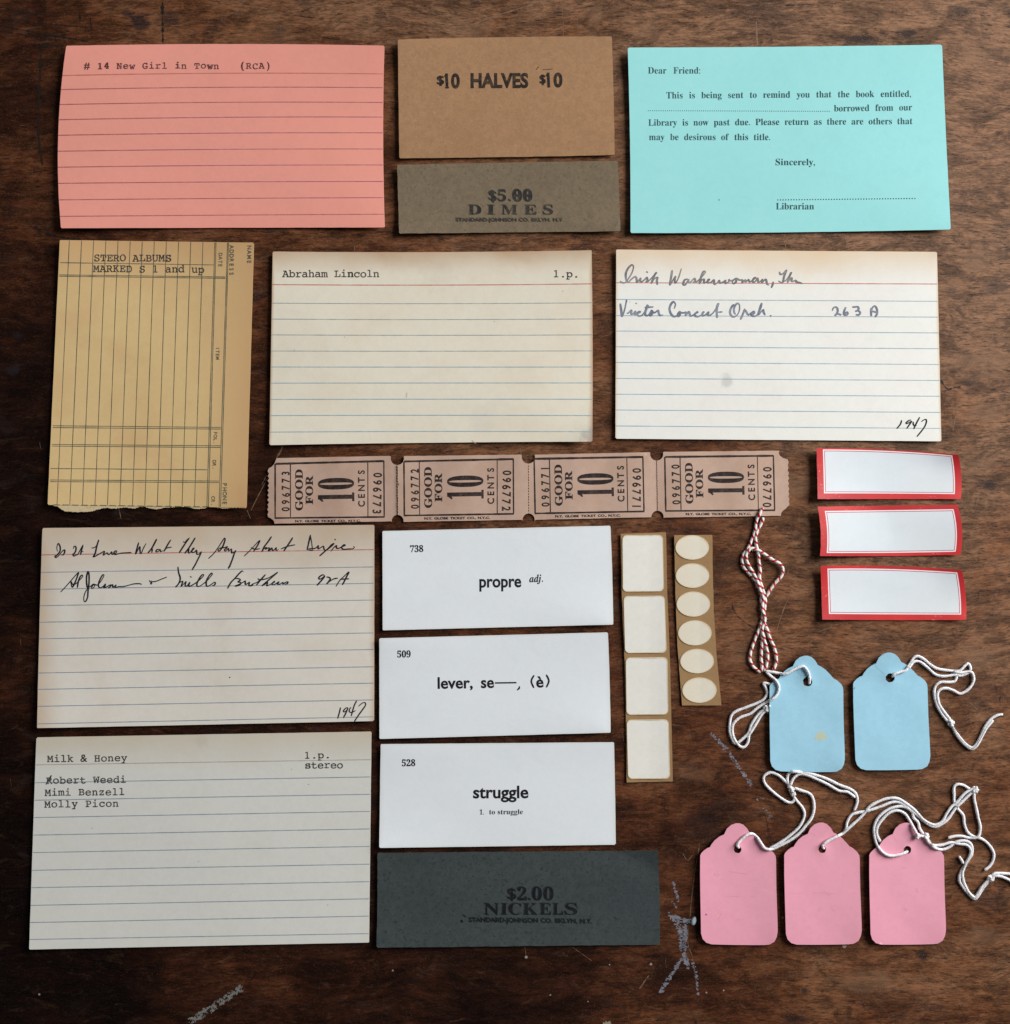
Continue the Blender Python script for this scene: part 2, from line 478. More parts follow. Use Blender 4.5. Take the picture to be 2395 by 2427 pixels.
class Ink:
    """Collects flat marks in grid pixels and lays them on a surface (height function in mm)."""
    def __init__(s, zpx, dz=0.05): s.V = []; s.Fc = []; s.zpx = zpx; s.dz = dz; s.k = 0
    def add(s, pts, faces, e=0.0):
        b = len(s.V)
        for x, y in pts:
            s.V.append(at(x, y, (s.zpx(x, y) + s.dz + e) * MM))
        s.Fc += [tuple(b + i for i in f) for f in faces]
    def glyphs(s, g, p0, e, n, sx, sy, x0, jit=0.0):
        vs, fs = g[0], g[1]
        s.k += 1
        s.add([(p0[0] + e[0]*(x-x0)*sx + n[0]*y*sy, p0[1] + e[1]*(x-x0)*sx + n[1]*y*sy) for x, y in vs], fs, (s.k % 7) * 0.0015)
    def text(s, txt, st, p0, p1, h, wr=None):
        """Set txt with baseline p0-p1 and cap height h; wr None stretches words evenly to fill, else keeps letter width ratio and spreads the spaces."""
        L = math.hypot(p1[0]-p0[0], p1[1]-p0[1])
        e = ((p1[0]-p0[0])/L, (p1[1]-p0[1])/L); n = (e[1], -e[0])
        sy = h / cap(st)
        words = [w for w in txt.split(' ') if w]
        gs = [glyph(w, st) for w in words]
        nat = sum(g[3]-g[2] for g in gs)
        if len(words) == 1: sx, gap = L/nat, 0
        elif wr is None:
            gp = 0.42 * (len(words)-1)
            sx = L / (nat + gp); gap = 0.42*sx
        else:
            sx = sy*wr; gap = (L - nat*sx)/(len(words)-1)
        x = 0
        for g in gs:
            s.glyphs(g, (p0[0]+e[0]*x, p0[1]+e[1]*x), e, n, sx, sy, g[2])
            x += (g[3]-g[2])*sx + gap
        return s
    def typed(s, txt, st, c0, c1, h, wr=1.0, jit=0.5, bold=()):
        """One character per step, the first centred at c0, the last at c1."""
        m = max(1, len(txt)-1)
        e0 = (c1[0]-c0[0], c1[1]-c0[1]); L = math.hypot(*e0)
        e = (e0[0]/L, e0[1]/L); n = (e[1], -e[0])
        sy = h/cap(st); rnd = random.Random(len(txt)*13 + int(c0[0]))
        for i, ch in enumerate(txt):
            if ch == ' ': continue
            g = glyph(ch, st)
            sx = sy*wr
            j = rnd.uniform(-jit, jit)
            t = i/m
            c = (c0[0]+e0[0]*t + n[0]*j, c0[1]+e0[1]*t + n[1]*j)
            wd = (g[3]-g[2])*sx
            p = (c[0]-e[0]*wd/2, c[1]-e[1]*wd/2)
            s.glyphs(g, p, e, n, sx, sy, g[2])
            if i in bold: s.glyphs(g, (p[0]+1.1, p[1]), e, n, sx, sy, g[2])
        return s
    def line(s, p0, p1, w, seg=24, rag=0.0):
        L = math.hypot(p1[0]-p0[0], p1[1]-p0[1])
        n = (-(p1[1]-p0[1])/L, (p1[0]-p0[0])/L)
        P = []
        for i in range(seg+1):
            t = i/seg
            x, y = p0[0]+(p1[0]-p0[0])*t, p0[1]+(p1[1]-p0[1])*t
            ww = w/2 * (1 + rag*mn.noise(Vector((x*0.05, y*0.05, 3.3))))
            P += [(x-n[0]*ww, y-n[1]*ww), (x+n[0]*ww, y+n[1]*ww)]
        s.k += 1
        s.add(P, [(2*i, 2*i+2, 2*i+3, 2*i+1) for i in range(seg)], (s.k % 5)*0.0015)
        return s
    def stroke(s, pts, w, vary=0.25, taper=0.5, step=1.6, rough=0.0):
        c = spline(pts, step)
        if len(c) < 2: return s
        P = []; m = len(c)-1
        for i, (x, y) in enumerate(c):
            a = c[max(0, i-1)]; b = c[min(m, i+1)]
            dx, dy = b[0]-a[0], b[1]-a[1]; L = math.hypot(dx, dy) or 1
            # pen pressed harder on the down strokes
            ww = w/2*(1 + vary*(dy/L) + 0.18*mn.noise(Vector((x*0.06, y*0.06, 1.7))))
            d = min(i, m-i)/max(1.0, 5.0/step)
            ww *= taper + (1-taper)*min(1.0, d)
            if rough: ww *= max(0.08, 0.62 + rough*(mn.noise(Vector((x*0.11, y*0.11, 8.1))) + 0.6*mn.noise(Vector((x*0.4, y*0.4, 2.1)))))
            P += [(x+dy/L*ww, y-dx/L*ww), (x-dy/L*ww, y+dx/L*ww)]
        s.k += 1
        b0 = len(s.V)
        for i, (x, y) in enumerate(P):
            s.V.append(at(x, y, (s.zpx(x, y) + s.dz + (s.k % 9)*0.001 + i*0.00002)*MM))
        s.Fc += [(b0+2*i, b0+2*i+2, b0+2*i+3, b0+2*i+1) for i in range(m)]
        return s
    def dot(s, p, r, n=10):
        s.k += 1
        s.add([(p[0]+r*math.cos(2*math.pi*i/n), p[1]+r*math.sin(2*math.pi*i/n)) for i in range(n)], [tuple(range(n-1, -1, -1))], (s.k % 5)*0.0015)
        return s
    def build(s, name, mat, parent):
        o = mesh_obj(name, s.V, s.Fc, mat, parent, parent_world(parent))
        # every mark faces up
        me = o.data
        fl = [p.index for p in me.polygons if p.normal.z < 0]
        if fl:
            bm = bmesh.new(); bm.from_mesh(me); bm.faces.ensure_lookup_table()
            bmesh.ops.reverse_faces(bm, faces=[bm.faces[i] for i in fl])
            bm.to_mesh(me); bm.free()
        return o

def spline(pts, step=1.6):
    """Catmull-Rom through the points."""
    if len(pts) < 2: return list(pts)
    P = [pts[0]] + list(pts) + [pts[-1]]
    out = []
    for i in range(1, len(P)-2):
        p0, p1, p2, p3 = P[i-1], P[i], P[i+1], P[i+2]
        L = math.dist(p1, p2)
        k = max(1, int(L/step))
        for j in range(k):
            t = j/k
            out.append(tuple(0.5*((2*b) + (-a+c)*t + (2*a-5*b+4*c-d)*t*t + (-a+3*b-3*c+d)*t**3) for a, b, c, d in zip(p0, p1, p2, p3)))
    out.append(tuple(pts[-1]))
    return out

# ------------------------------------------------------------------ the tabletop
def box(name, x0, x1, y0, y1, z0, z1, mat):
    V = [(x0, y0, z0), (x1, y0, z0), (x1, y1, z0), (x0, y1, z0), (x0, y0, z1), (x1, y0, z1), (x1, y1, z1), (x0, y1, z1)]
    return mesh_obj(name, V, [(3, 2, 1, 0), (4, 5, 6, 7), (0, 1, 5, 4), (1, 2, 6, 5), (2, 3, 7, 6), (3, 0, 4, 7)], mat)

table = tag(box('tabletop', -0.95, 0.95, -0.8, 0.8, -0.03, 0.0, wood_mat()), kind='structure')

FLAT = lambda x, y: 0.0
M_paint = plain('dried_grey_paint', (0.205, 0.205, 0.245), 0.85, 0.6, 600)
M_paint2 = plain('dried_pale_paint', (0.20, 0.20, 0.185), 0.8, 0.4, 700)
M_white = plain('pale_paint_spot', (0.30, 0.25, 0.20), 0.5, 0.1)
M_scr = plain('scratched_wood', (0.20, 0.115, 0.068), 0.75, 0.35, 400)
M_dark = plain('dark_scratch', (0.012, 0.007, 0.005), 0.7, 0.2)

def smear(path, w0, w1, thr, seed, mat, name='paint_smear', cell=2.2):
    """Dry-brushed paint: small flakes caught on the grain along a dragged path."""
    c = spline(path, 3.0)
    lo = [min(p[k] for p in c) - max(w0, w1) for k in (0, 1)]
    hi = [max(p[k] for p in c) + max(w0, w1) for k in (0, 1)]
    nx, ny = int((hi[0]-lo[0])/cell)+1, int((hi[1]-lo[1])/cell)+1
    rnd = random.Random(seed)
    vid = {}; V = []; Fc = []
    def vert(i, j):
        if (i, j) not in vid:
            vid[(i, j)] = len(V)
            V.append(at(lo[0]+(i+rnd.uniform(-.45, .45))*cell, lo[1]+(j+rnd.uniform(-.45, .45))*cell, 0.00004))
        return vid[(i, j)]
    m = len(c)-1
    for i in range(nx):
        for j in range(ny):
            x, y = lo[0]+(i+.5)*cell, lo[1]+(j+.5)*cell
            best = min(range(m+1), key=lambda q: (c[q][0]-x)**2 + (c[q][1]-y)**2)
            d = math.dist(c[best], (x, y)); w = (w0 + (w1-w0)*best/m)/2
            if d > w*1.15: continue
            edge = max(0.0, d/w - 0.6)
            val = mn.noise(Vector((x*0.10, y*0.17, seed))) * 0.6 + mn.noise(Vector((x*0.3, y*0.45, seed+5))) * 0.55
            if val - edge*1.1 > thr + 0.01 + 0.10*mn.noise(Vector((x*0.02, y*0.02, seed))):
                Fc.append((vert(i, j+1), vert(i+1, j+1), vert(i+1, j), vert(i, j)))
    if Fc: mesh_obj(name, V, Fc, mat, table)

Q = F(1200, 2000, 3.178)
smear(Q.L(1262, 300, 1280, 360, 1296, 430), 9, 9, -0.1, 1, M_paint)
smear(Q.L(1250, 435, 1278, 475), 5, 6, -0.1, 2, M_paint)
smear(Q.L(1250, 545, 1300, 570, 1385, 585), 20, 12, -0.12, 3, M_paint)
smear(Q.L(1285, 600, 1320, 690, 1335, 780), 14, 24, -0.10, 4, M_paint)
smear(Q.L(1350, 620, 1352, 700, 1335, 800, 1372, 925), 12, 15, -0.14, 5, M_paint)
smear(Q.L(1318, 878, 1250, 980, 1165, 1115), 10, 11, -0.2, 6, M_paint)
smear(Q.L(1395, 885, 1425, 960, 1448, 1130), 12, 8, 0.06, 7, M_paint)
Q2 = F(1680, 1520, 2.667)
smear(Q2.L(25, 588, 110, 680, 165, 760, 270, 905), 13, 13, 0.02, 8, M_paint)
smear(Q2.L(320, 990, 350, 1040, 380, 1100), 18, 24, 0.25, 18, M_paint)
Q3 = F(0, 2200, 1.589)
smear(Q3.L(905, 228, 820, 285, 725, 348), 20, 22, -0.06, 9, M_paint2)
smear(F(1200, 2000, 3.178).L(740, 1350, 785, 1352), 10, 8, -0.1, 10, M_white)

ik = Ink(FLAT, 0.05)
for p, r in ((Q(152, 855), 3.6), (Q(1092, 908), 3.2), (Q3(148, 250), 2.6), (Q3(1480, 160), 2.2), (Q(334, 1140), 2), (Q(618, 1190), 1.6),
             (Q(1640, 1106), 2.2), (Q(1510, 1122), 2.2), (Q(780, 912), 1.8), (F(1640, 1800, 2.526)(915, 1118), 5), (F(1640, 1800, 2.526)(545, 948), 2.4)):
    ik.dot(p, r, 9)
ik.build('paint_specks', M_white, table)

# a raised blob of dried paint
def blob(name, c, rx, ry, h, mat, parent, ang=0.0, seg=16, rings=6, base=0.0, lump=0.12, seed=0):
    V, Fc = [], []
    o = at(c[0], c[1], 0)
    k = (at(c[0]+1, c[1], 0)-o).length
    for j in range(rings+1):
        f = j/rings * math.pi/2
        for i in range(seg):
            t = 2*math.pi*i/seg
            q = 1 + lump*mn.noise(Vector((math.cos(t)*1.5, math.sin(t)*1.5, seed)))
            x, y = rx*math.cos(t)*math.cos(f)*q, ry*math.sin(t)*math.cos(f)*q
            x, y = x*math.cos(ang)-y*math.sin(ang), x*math.sin(ang)+y*math.cos(ang)
            V.append(o + Vector((x*k, y*k, (base + h*math.sin(f))*MM)))
    for j in range(rings):
        for i in range(seg):
            a, b = j*seg+i, j*seg+(i+1) % seg
            Fc.append((a, b, b+seg, a+seg))
    return mesh_obj(name, V, Fc, mat, parent, parent_world(parent), smooth=True)
M_drip = plain('dried_blue_white_paint', (0.50, 0.62, 0.70), 0.2, 0.1, 900, 0.5)
blob('paint_blob', Q(1415, 583), 6.5, 10.5, 0.8, M_drip, table, -0.35)

# scratches in the finish
ik = Ink(FLAT, 0.03)
def scr(pts, w): ik.stroke(pts, w, 0.0, 0.15, 2.0, 0.8)
scr(Q.L(1460, 0, 1425, 200, 1400, 400, 1385, 560), 2.6)
scr(Q.L(1372, 640, 1372, 760, 1400, 840, 1412, 900, 1440, 1090), 1.6)
scr(Q.L(1078, 990, 1003, 1097), 3.2)
scr(Q.L(140, 770, 152, 850), 1.2); scr(Q.L(500, 780, 650, 885), 1.5)
scr(Q.L(1330, 70, 1368, 125, 1405, 85), 1.8)
T = F(0, 0, 1.589)
scr(T.L(1770, 95, 1905, 45), 5); scr([(1198, 30), (1295, 0)], 4)
scr([(1333, 5), (1337, 85)], 1.6); scr([(1370, 40), (1368, 85)], 1.4)
scr([(1793, 50), (1796, 108)], 4); scr([(1765, 20), (1772, 60)], 1.6)
B = F(1700, 1180, 4.2)
scr(B.L(740, 940, 690, 1050, 640, 1180, 590, 1350), 2.6); scr(B.L(715, 710, 690, 800), 2.0)
C2 = F(1900, 1040, 4.2)
scr(C2.L(970, 605, 945, 650), 2.4); scr(C2.L(705, 1180, 665, 1250), 2.6)
scr(C2.L(250, 1830, 300, 1870, 230, 1900, 160, 1925), 1.8); scr(C2.L(60, 190, 90, 150), 1.6)
I2 = F(1430, 560, 2.2435)
scr(I2.L(955, 0, 975, 65), 2.4); scr(I2.L(1285, 0, 1310, 75), 3.4); scr(I2.L(1120, 15, 1180, 60), 2); scr(I2.L(1455, 70, 1515, 15), 1.8)
scr(I2.L(1120, 55, 1210, 30), 1.6); scr(I2.L(1885, 890, 1860, 1040), 3)
scr([(1840, 515), (1860, 548)], 2); scr([(1858, 556), (1880, 590)], 2.4)
A3 = F(620, 1050, 2.98)
scr(A3.L(155, 10, 105, 110), 2.4); scr(A3.L(50, 200, 0, 300), 2.0); scr(A3.L(1825, 30, 1835, 85), 2.6)
L5 = F(80, 540, 2.8)
scr(L5.L(1562, 1640, 1490, 1780, 1440, 1880), 2.2); scr(L5.L(1415, 1870, 1440, 1932), 2); scr(L5.L(565, 1860, 580, 1932), 2)
A2 = F(900, 60, 3.178)
scr(A2.L(1500, 85, 1540, 0), 1.6); scr(A2.L(1385, 0, 1388, 85), 1.6)
scr(F(600, 560, 2.2976).L(550, 45, 555, 80), 3); scr(F(600, 560, 2.2976).L(165, 1145, 140, 1195), 2.6); scr(F(600, 560, 2.2976).L(1455, 1150, 1465, 1195), 2)
R7 = F(2000, 1530, 4.828)
scr(R7.L(1380, 610, 1500, 700, 1600, 820), 1.6); scr(R7.L(1010, 1310, 1045, 1345), 2); scr(R7.L(1350, 50, 1440, 10), 1.6)
rnd = random.Random(12)
for q_ in range(150):
    x, y = (rnd.uniform(0, W), rnd.uniform(0, H)) if q_ < 70 else (W - abs(rnd.gauss(0, 700)), abs(rnd.gauss(0, 900)))
    a = rnd.choice((rnd.gauss(0.1, 0.25), rnd.uniform(0, math.pi), 1.25 + rnd.gauss(0, .2)))
    L = rnd.uniform(8, 46)
    scr([(x, y), (x+L*.5*math.cos(a)+rnd.uniform(-2, 2), y+L*.5*math.sin(a)+rnd.uniform(-2, 2)), (x+L*math.cos(a), y+L*math.sin(a))], rnd.uniform(0.5, 1.1))
ik.build('scratches', M_scr, table)
ik = Ink(FLAT, 0.036)
def scr(pts, w, tp=0.2): ik.stroke(pts, w, 0.0, tp, 2.0, 1.3)
scr(F(80, 60, 2.167).L(40, 100, 28, 350, 25, 560, 45, 720), 6)
scr(F(80, 60, 2.167).L(40, 100, 160, 104), 5); scr(F(80, 60, 2.167).L(0, 172, 130, 176), 3.5); scr(F(80, 60, 2.167).L(0, 1030, 80, 1075, 240, 1100), 6)
scr(T.L(300, 40, 302, 80), 5); scr(T.L(612, 5, 614, 160), 6); scr(T.L(0, 95, 130, 120, 330, 155), 5); scr(T.L(340, 65, 345, 110), 4); scr(T.L(0, 115, 200, 150), 4); scr(T.L(20, 30, 120, 50, 180, 52), 4)
scr(T.L(130, 85, 240, 95, 330, 103), 3)


scr(I2.L(1795, 760, 1830, 810, 1870, 805, 1905, 795), 4)
scr(B.L(150, 1050, 170, 1120, 230, 1200, 380, 1305), 2.2); scr(B.L(430, 800, 620, 806), 2.0)
scr(R7.L(1800, 570, 1785, 640), 5); scr(R7.L(1730, 440, 1760, 520), 2.6)
scr(Q.L(1420, 1340, 1440, 1357), 9)
scr(F(1690, 1800, 5.154).L(100, 400, 480, 405), 2.2); scr(F(1690, 1800, 5.154).L(610, 600, 650, 720, 690, 900), 1.8)
scr([(1860, 12), (1930, 10)], 3)
for _ in range(40):
    x, y = rnd.uniform(0, W), rnd.uniform(0, H)
    a = rnd.gauss(0.02, 0.06); L = rnd.uniform(15, 70)
    scr([(x, y), (x+L*.5*math.cos(a), y+L*.5*math.sin(a)+rnd.uniform(-1, 1)), (x+L*math.cos(a), y+L*math.sin(a))], rnd.uniform(0.8, 1.8))
ik.build('dark_scratches', M_dark, table)

# ------------------------------------------------------------------ inks
K_type = ink('typewriter_ink', (0.035, 0.030, 0.030), (0.30, 0.27, 0.23), 0.55, 1500)
K_type_pink = ink('typewriter_ink_on_pink', (0.075, 0.024, 0.032), (0.40, 0.17, 0.15), 0.6, 1500)
K_black = ink('black_print', (0.008, 0.008, 0.010), (0.03, 0.03, 0.034), 0.4, 1200)
K_teal = ink('print_on_turquoise', (0.022, 0.062, 0.068), (0.07, 0.17, 0.175), 0.5, 1200)
K_stamp = ink('rubber_stamp_ink', (0.016, 0.012, 0.011), (0.13, 0.08, 0.045), 0.55, 700)
K_stamp_grey = ink('stamp_ink_on_grey', (0.020, 0.020, 0.020), (0.095, 0.080, 0.058), 0.6, 800)
K_stamp_ghost = ink('faint_second_strike', (0.040, 0.034, 0.027), (0.13, 0.105, 0.075), 0.8, 700)
K_stamp_dark = ink('stamp_ink_on_slate', (0.004, 0.005, 0.008), (0.018, 0.022, 0.026), 0.5, 800)
K_stamp_dark_ghost = ink('faint_strike_on_slate', (0.012, 0.015, 0.020), (0.040, 0.050, 0.054), 0.7, 700)
K_pen = ink('black_fountain_ink', (0.010, 0.011, 0.018), (0.055, 0.06, 0.075), 0.5, 500)
K_pencil = ink('grey_pen_ink', (0.155, 0.145, 0.155), (0.36, 0.35, 0.36), 0.6, 350, lo=0.40, hi=0.62)
K_pencil_blue = ink('blue_grey_pen_ink', (0.135, 0.155, 0.205), (0.33, 0.36, 0.42), 0.6, 350, lo=0.40, hi=0.62)
K_red = ink('red_rule', (0.52, 0.13, 0.12), (0.62, 0.42, 0.38), 0.7, 350)
K_blue = ink('blue_rule', (0.22, 0.38, 0.49), (0.50, 0.56, 0.57), 0.6, 350)
K_blue_dark = ink('slate_blue_rule', (0.20, 0.275, 0.36), (0.40, 0.44, 0.47), 0.6, 350)
K_blue_faint = ink('faded_blue_rule', (0.24, 0.31, 0.34), (0.50, 0.50, 0.46), 0.8, 300)
K_faint = ink('faint_rule', (0.42, 0.36, 0.30), (0.56, 0.52, 0.46), 0.8, 300)
K_smudge = ink('grey_smudge', (0.50, 0.50, 0.45), (0.66, 0.64, 0.56), 0.9, 700)
K_pink_rule = ink('violet_rule_on_pink', (0.36, 0.115, 0.155), (0.60, 0.23, 0.21), 0.7, 350)
K_pink_faint = ink('faint_rule_on_pink', (0.55, 0.18, 0.15), (0.70, 0.28, 0.24), 0.8, 300)
K_green = ink('green_black_rule', (0.085, 0.100, 0.072), (0.30, 0.26, 0.15), 0.6, 400)
K_ticket = ink('brown_black_ticket_ink', (0.020, 0.013, 0.013), (0.11, 0.078, 0.064), 0.5, 900)

# ------------------------------------------------------------------ index cards
G_IDX = 'ruled index cards'
def rules(sh, fr, x0, x1, rows, mat, name, w=2.3):
    i = Ink(sh.zpx, 0.04)
    for yl, yr in rows:
        a, b = fr(x0, yl), fr(x1, yr)
        # keep the rule on the paper: end on the card's own left and right edges
        ua, va = sh.uv(*a); ub, vb = sh.uv(*b)
        n = 40
        P = []
        for q in range(n+1):
            t = 0.0015 + 0.997*q/n
            v = va + (vb-va)*t
            P.append(sh.px(t, v))
        i.k += 1
        pts = []
        for (x, y) in P:
            ww = w/2*(1+0.25*mn.noise(Vector((x*.06, y*.06, 2))))
            pts += [(x, y-ww), (x, y+ww)]
        i.add(pts, [(2*q, 2*q+2, 2*q+3, 2*q+1) for q in range(n)], (i.k % 5)*.001)
    return i.build(name, mat, sh.o)

# --- salmon pink card
A = F(80, 60, 2.167)
sh = Sheet(A.L(167, 104, 1802, 103, 1804, 1037, 140, 1041), (-13, -3.5, -4, 0), (1.5, 0.3, 0.5, 0.3), seed=1, wave=0.25)
card = sh.build('index_card', paper('salmon_pink_card', (0.86, 0.355, 0.285), 0.08, (0.78, 0.305, 0.235), (0, 0, 0, 0), 0.25, seed=1))
tag(card, 'salmon pink ruled index card with one typed line along its top', 'index card', G_IDX)
rules(sh, A, 130, 1797, [(328, 319), (405, 395), (483, 470), (563, 551), (645, 634), (727, 716), (810, 801), (895, 884), (980, 969)], K_pink_rule, 'ruled_lines', 1.7)
rules(sh, A, 130, 1797, [(256, 248)], K_pink_faint, 'head_rule', 2.0)
Ink(sh.zpx).typed('# 14 New Girl in Town   (RCA)', 'M', A(274, 222), A(1205, 222), 13.6, 1.0, 1.1, (2, 3, 14, 19, 24)).build('typed_line', K_type_pink, card)

# --- cream card with typed heading
A = F(600, 560, 2.2976)
def dogear(u, v):
    d = (u - 0.93)*1.6 + (v - 0.93)*1.0
    return max(0.0, d)**1.5 * 18
sh = Sheet(A.L(107, 82, 1845, 75, 1849, 1118, 89, 1137), (0, 1.5, 3, -1.5), (0.9, 0.25, 0.3, 0.35), seed=2, wave=0.35, zf=dogear)
card = sh.build('index_card', paper('aged_cream_card', (0.785, 0.73, 0.605), 0.09, (0.50, 0.335, 0.205), (0.010, 0.015, 0.14, 0), 0.14, seed=2,
    spots=[(0.005, -0.045, 0.012, (0.60, 0.60, 0.54), 0.18), (0.002, 0.03, 0.009, (0.52, 0.46, 0.38), 0.18), (0.02, -0.028, 0.008, (0.55, 0.55, 0.52), 0.18), (0.063, -0.036, 0.007, (0.35, 0.33, 0.30), 0.5)]))
tag(card, 'aged cream index card with typed heading, brown stained top edge and red head line', 'index card', G_IDX)
rules(sh, A, 98, 1845, [(262, 258)], K_red, 'red_rule', 2.0)
rules(sh, A, 98, 1845, [(363, 361), (450, 449), (536, 536), (624, 623)], K_blue_faint, 'ruled_lines', 1.6)
rules(sh, A, 98, 1845, [(711, 711), (799, 798), (888, 887), (976, 976), (1066, 1064)], K_blue, 'ruled_lines', 1.8)
Ink(sh.zpx).typed('Abraham Lincoln', 'M', A(178, 222), A(672, 222), 15.6, 1.0, 0.4, (10,)).build('typed_heading', K_type, card)
Ink(sh.zpx).typed('1.p.', 'M', A(1652, 222), A(1760, 223), 15.6, 1.0, 0.2, (1, 3)).build('typed_note', K_type, card)
i = Ink(sh.zpx); i.stroke(A.L(1193, 1110, 1202, 1120, 1216, 1128), 1.6); i.build('edge_nick', K_faint, card)
for p in ((1316, 464), (225, 618), (1688, 298), (500, 548)): Ink(sh.zpx).dot(A(*p), 1.2).build('speck', K_faint, card)
Ink(sh.zpx).stroke(A.L(840, 850, 835, 880), 2.0).build('smudge', K_smudge, card)

# --- handwritten card, grey pen
A = F(1430, 560, 2.2435)
sh = Sheet(A.L(70, 70, 1777, 82, 1800, 1090, 66, 1076), (0, 0, 0, 0), (0.7, 0.3, 0.25, 0.3), seed=3, wave=0.2)
card = sh.build('index_card', paper('pale_cream_card', (0.79, 0.79, 0.75), 0.08, (0.68, 0.535, 0.37), (0.010, 0.010, 0.22, 0.0), 0.06, seed=3,
    spots=[(-0.0205, -0.0142, 0.0035, (0.46, 0.47, 0.43), 0.55)]))
tag(card, 'white index card handwritten in faint grey pen on two lines', 'index card', G_IDX)
rules(sh, A, 68, 1790, [(246, 253)], K_red, 'red_rule', 1.9)
rules(sh, A, 68, 1790, [(335, 345), (421, 429), (503, 513), (587, 597), (670, 681), (755, 766), (839, 850), (923, 936), (1008, 1021)], K_blue, 'ruled_lines', 1.6)
i = Ink(sh.zpx); w = 4.0
h = F(1460, 610, 6.357)
for s_ in ((65, 355, 100, 378, 150, 375, 200, 310, 250, 220, 270, 140, 245, 110, 190, 160, 155, 240, 160, 330, 190, 370, 230, 335, 285, 290, 305, 297, 318, 330, 322, 375, 345, 350, 375, 310, 372, 358, 400, 362, 440, 330, 470, 300, 480, 340, 462, 375, 500, 352, 560, 290, 620, 222, 585, 270, 540, 390, 580, 325, 630, 300, 622, 350, 630, 412),
           (462, 208, 486, 230),
           (855, 188, 840, 280, 820, 412, 870, 330, 900, 285, 892, 350, 905, 385, 950, 300, 992, 165),
           (1090, 322, 1040, 340, 1018, 400, 1050, 412, 1090, 350, 1100, 326, 1095, 372, 1130, 370, 1185, 315, 1200, 335, 1195, 362, 1175, 375, 1230, 360, 1300, 290, 1355, 220, 1330, 208, 1300, 260, 1265, 390, 1300, 340, 1335, 328, 1332, 385, 1380, 360, 1420, 332, 1398, 330, 1390, 380, 1440, 372, 1480, 338, 1490, 402, 1530, 385, 1560, 345, 1572, 385, 1620, 370, 1655, 345, 1655, 388, 1700, 370, 1722, 322)):
    i.stroke(h.L(*s_), w)
h = F(1660, 610, 6.357)
for s_ in ((430, 328, 440, 350, 490, 345, 545, 315, 540, 372, 500, 392, 490, 360, 545, 318, 600, 340, 640, 338, 640, 382, 680, 335, 692, 372, 730, 330, 748, 367, 790, 345, 845, 303, 815, 312, 795, 350, 810, 378, 850, 340, 868, 310, 882, 372, 920, 350, 942, 328, 935, 382, 985, 328, 1002, 350, 1012, 398, 1045, 416),
           (1105, 362, 1095, 410, 1075, 458),
           (1200, 212, 1210, 252, 1250, 245, 1302, 192, 1270, 280, 1250, 370, 1220, 376, 1183, 350),
           (1250, 370, 1300, 340, 1350, 270, 1376, 222, 1350, 290, 1325, 372, 1360, 320, 1385, 308, 1380, 350, 1400, 360, 1440, 344, 1452, 350, 1445, 366, 1490, 375, 1548, 393)):
    i.stroke(h.L(*s_), w)
i.build('handwritten_title', K_pencil, card)
i = Ink(sh.zpx); w = 4.2
h = F(1460, 690, 6.357)
for s_ in ((70, 182, 85, 290, 100, 378, 140, 260, 165, 128), (165, 128, 160, 172),
           (170, 325, 190, 330, 235, 285, 236, 340, 262, 342, 297, 303, 292, 350, 330, 335, 378, 312, 350, 308, 325, 345, 350, 372, 400, 360, 450, 290, 487, 202, 465, 260, 445, 330, 460, 366, 500, 355, 542, 288, 552, 325, 530, 368, 507, 358, 540, 310, 590, 322, 640, 288, 650, 330, 672, 366, 716, 354),
           (438, 242, 500, 240, 572, 235), (300, 178, 320, 186), (213, 158, 219, 162),
           (882, 265, 902, 200, 875, 158, 838, 190, 813, 260, 830, 330, 870, 377, 920, 370, 962, 305, 972, 340, 955, 376, 930, 372, 950, 320, 1020, 326, 1062, 318, 1060, 368, 1100, 308, 1118, 345, 1128, 372, 1170, 360, 1228, 308, 1240, 318, 1205, 332, 1190, 360, 1230, 382, 1290, 360, 1335, 308, 1312, 330, 1312, 372, 1360, 350, 1400, 312, 1388, 362, 1425, 360, 1475, 320, 1520, 250, 1548, 182, 1525, 280, 1530, 402), (1535, 316, 1612, 310), (1532, 200, 1520, 290)):
    i.stroke(h.L(*s_), w)
h = F(1660, 700, 9.535)
for s_ in ((770, 198, 710, 270, 680, 370, 710, 460, 780, 480, 850, 430, 895, 320, 890, 210, 850, 178, 800, 220, 770, 300, 775, 380, 808, 432),
           (1015, 298, 980, 400, 915, 548), (985, 390, 1012, 330, 1050, 370, 1078, 425, 1098, 440, 1150, 400, 1215, 355, 1232, 380, 1210, 420, 1190, 392, 1160, 440, 1200, 467, 1270, 460, 1330, 380, 1402, 178, 1370, 250, 1320, 432, 1380, 370, 1430, 322, 1440, 380, 1478, 447), (1400, 180, 1345, 350)):
    i.stroke(h.L(*s_), w)
i.dot(h(1598, 462), 2.2)
i.build('handwritten_artist', K_pencil_blue, card)
i = Ink(sh.zpx); h = F(1950, 700, 11.92)
for s_ in ((285, 432, 310, 360, 370, 325, 425, 360, 435, 450, 400, 530, 350, 567, 420, 525, 480, 530, 538, 556), (667, 328, 625, 430, 610, 520, 640, 552, 700, 550, 727, 510, 710, 470, 660, 500, 640, 530),
           (850, 325, 920, 325, 1000, 320, 1030, 370, 1000, 420, 935, 452, 1000, 430, 1060, 460, 1070, 510, 1020, 552, 948, 540),
           (1390, 350, 1380, 450, 1385, 582), (1385, 500, 1400, 400, 1430, 330, 1480, 298, 1530, 350, 1555, 450, 1540, 540, 1488, 612), (1410, 450, 1470, 455, 1538, 487)):
    i.stroke(h.L(*s_), 4.2, 0.2, 0.8)
i.build('handwritten_number', K_pencil_blue, card)
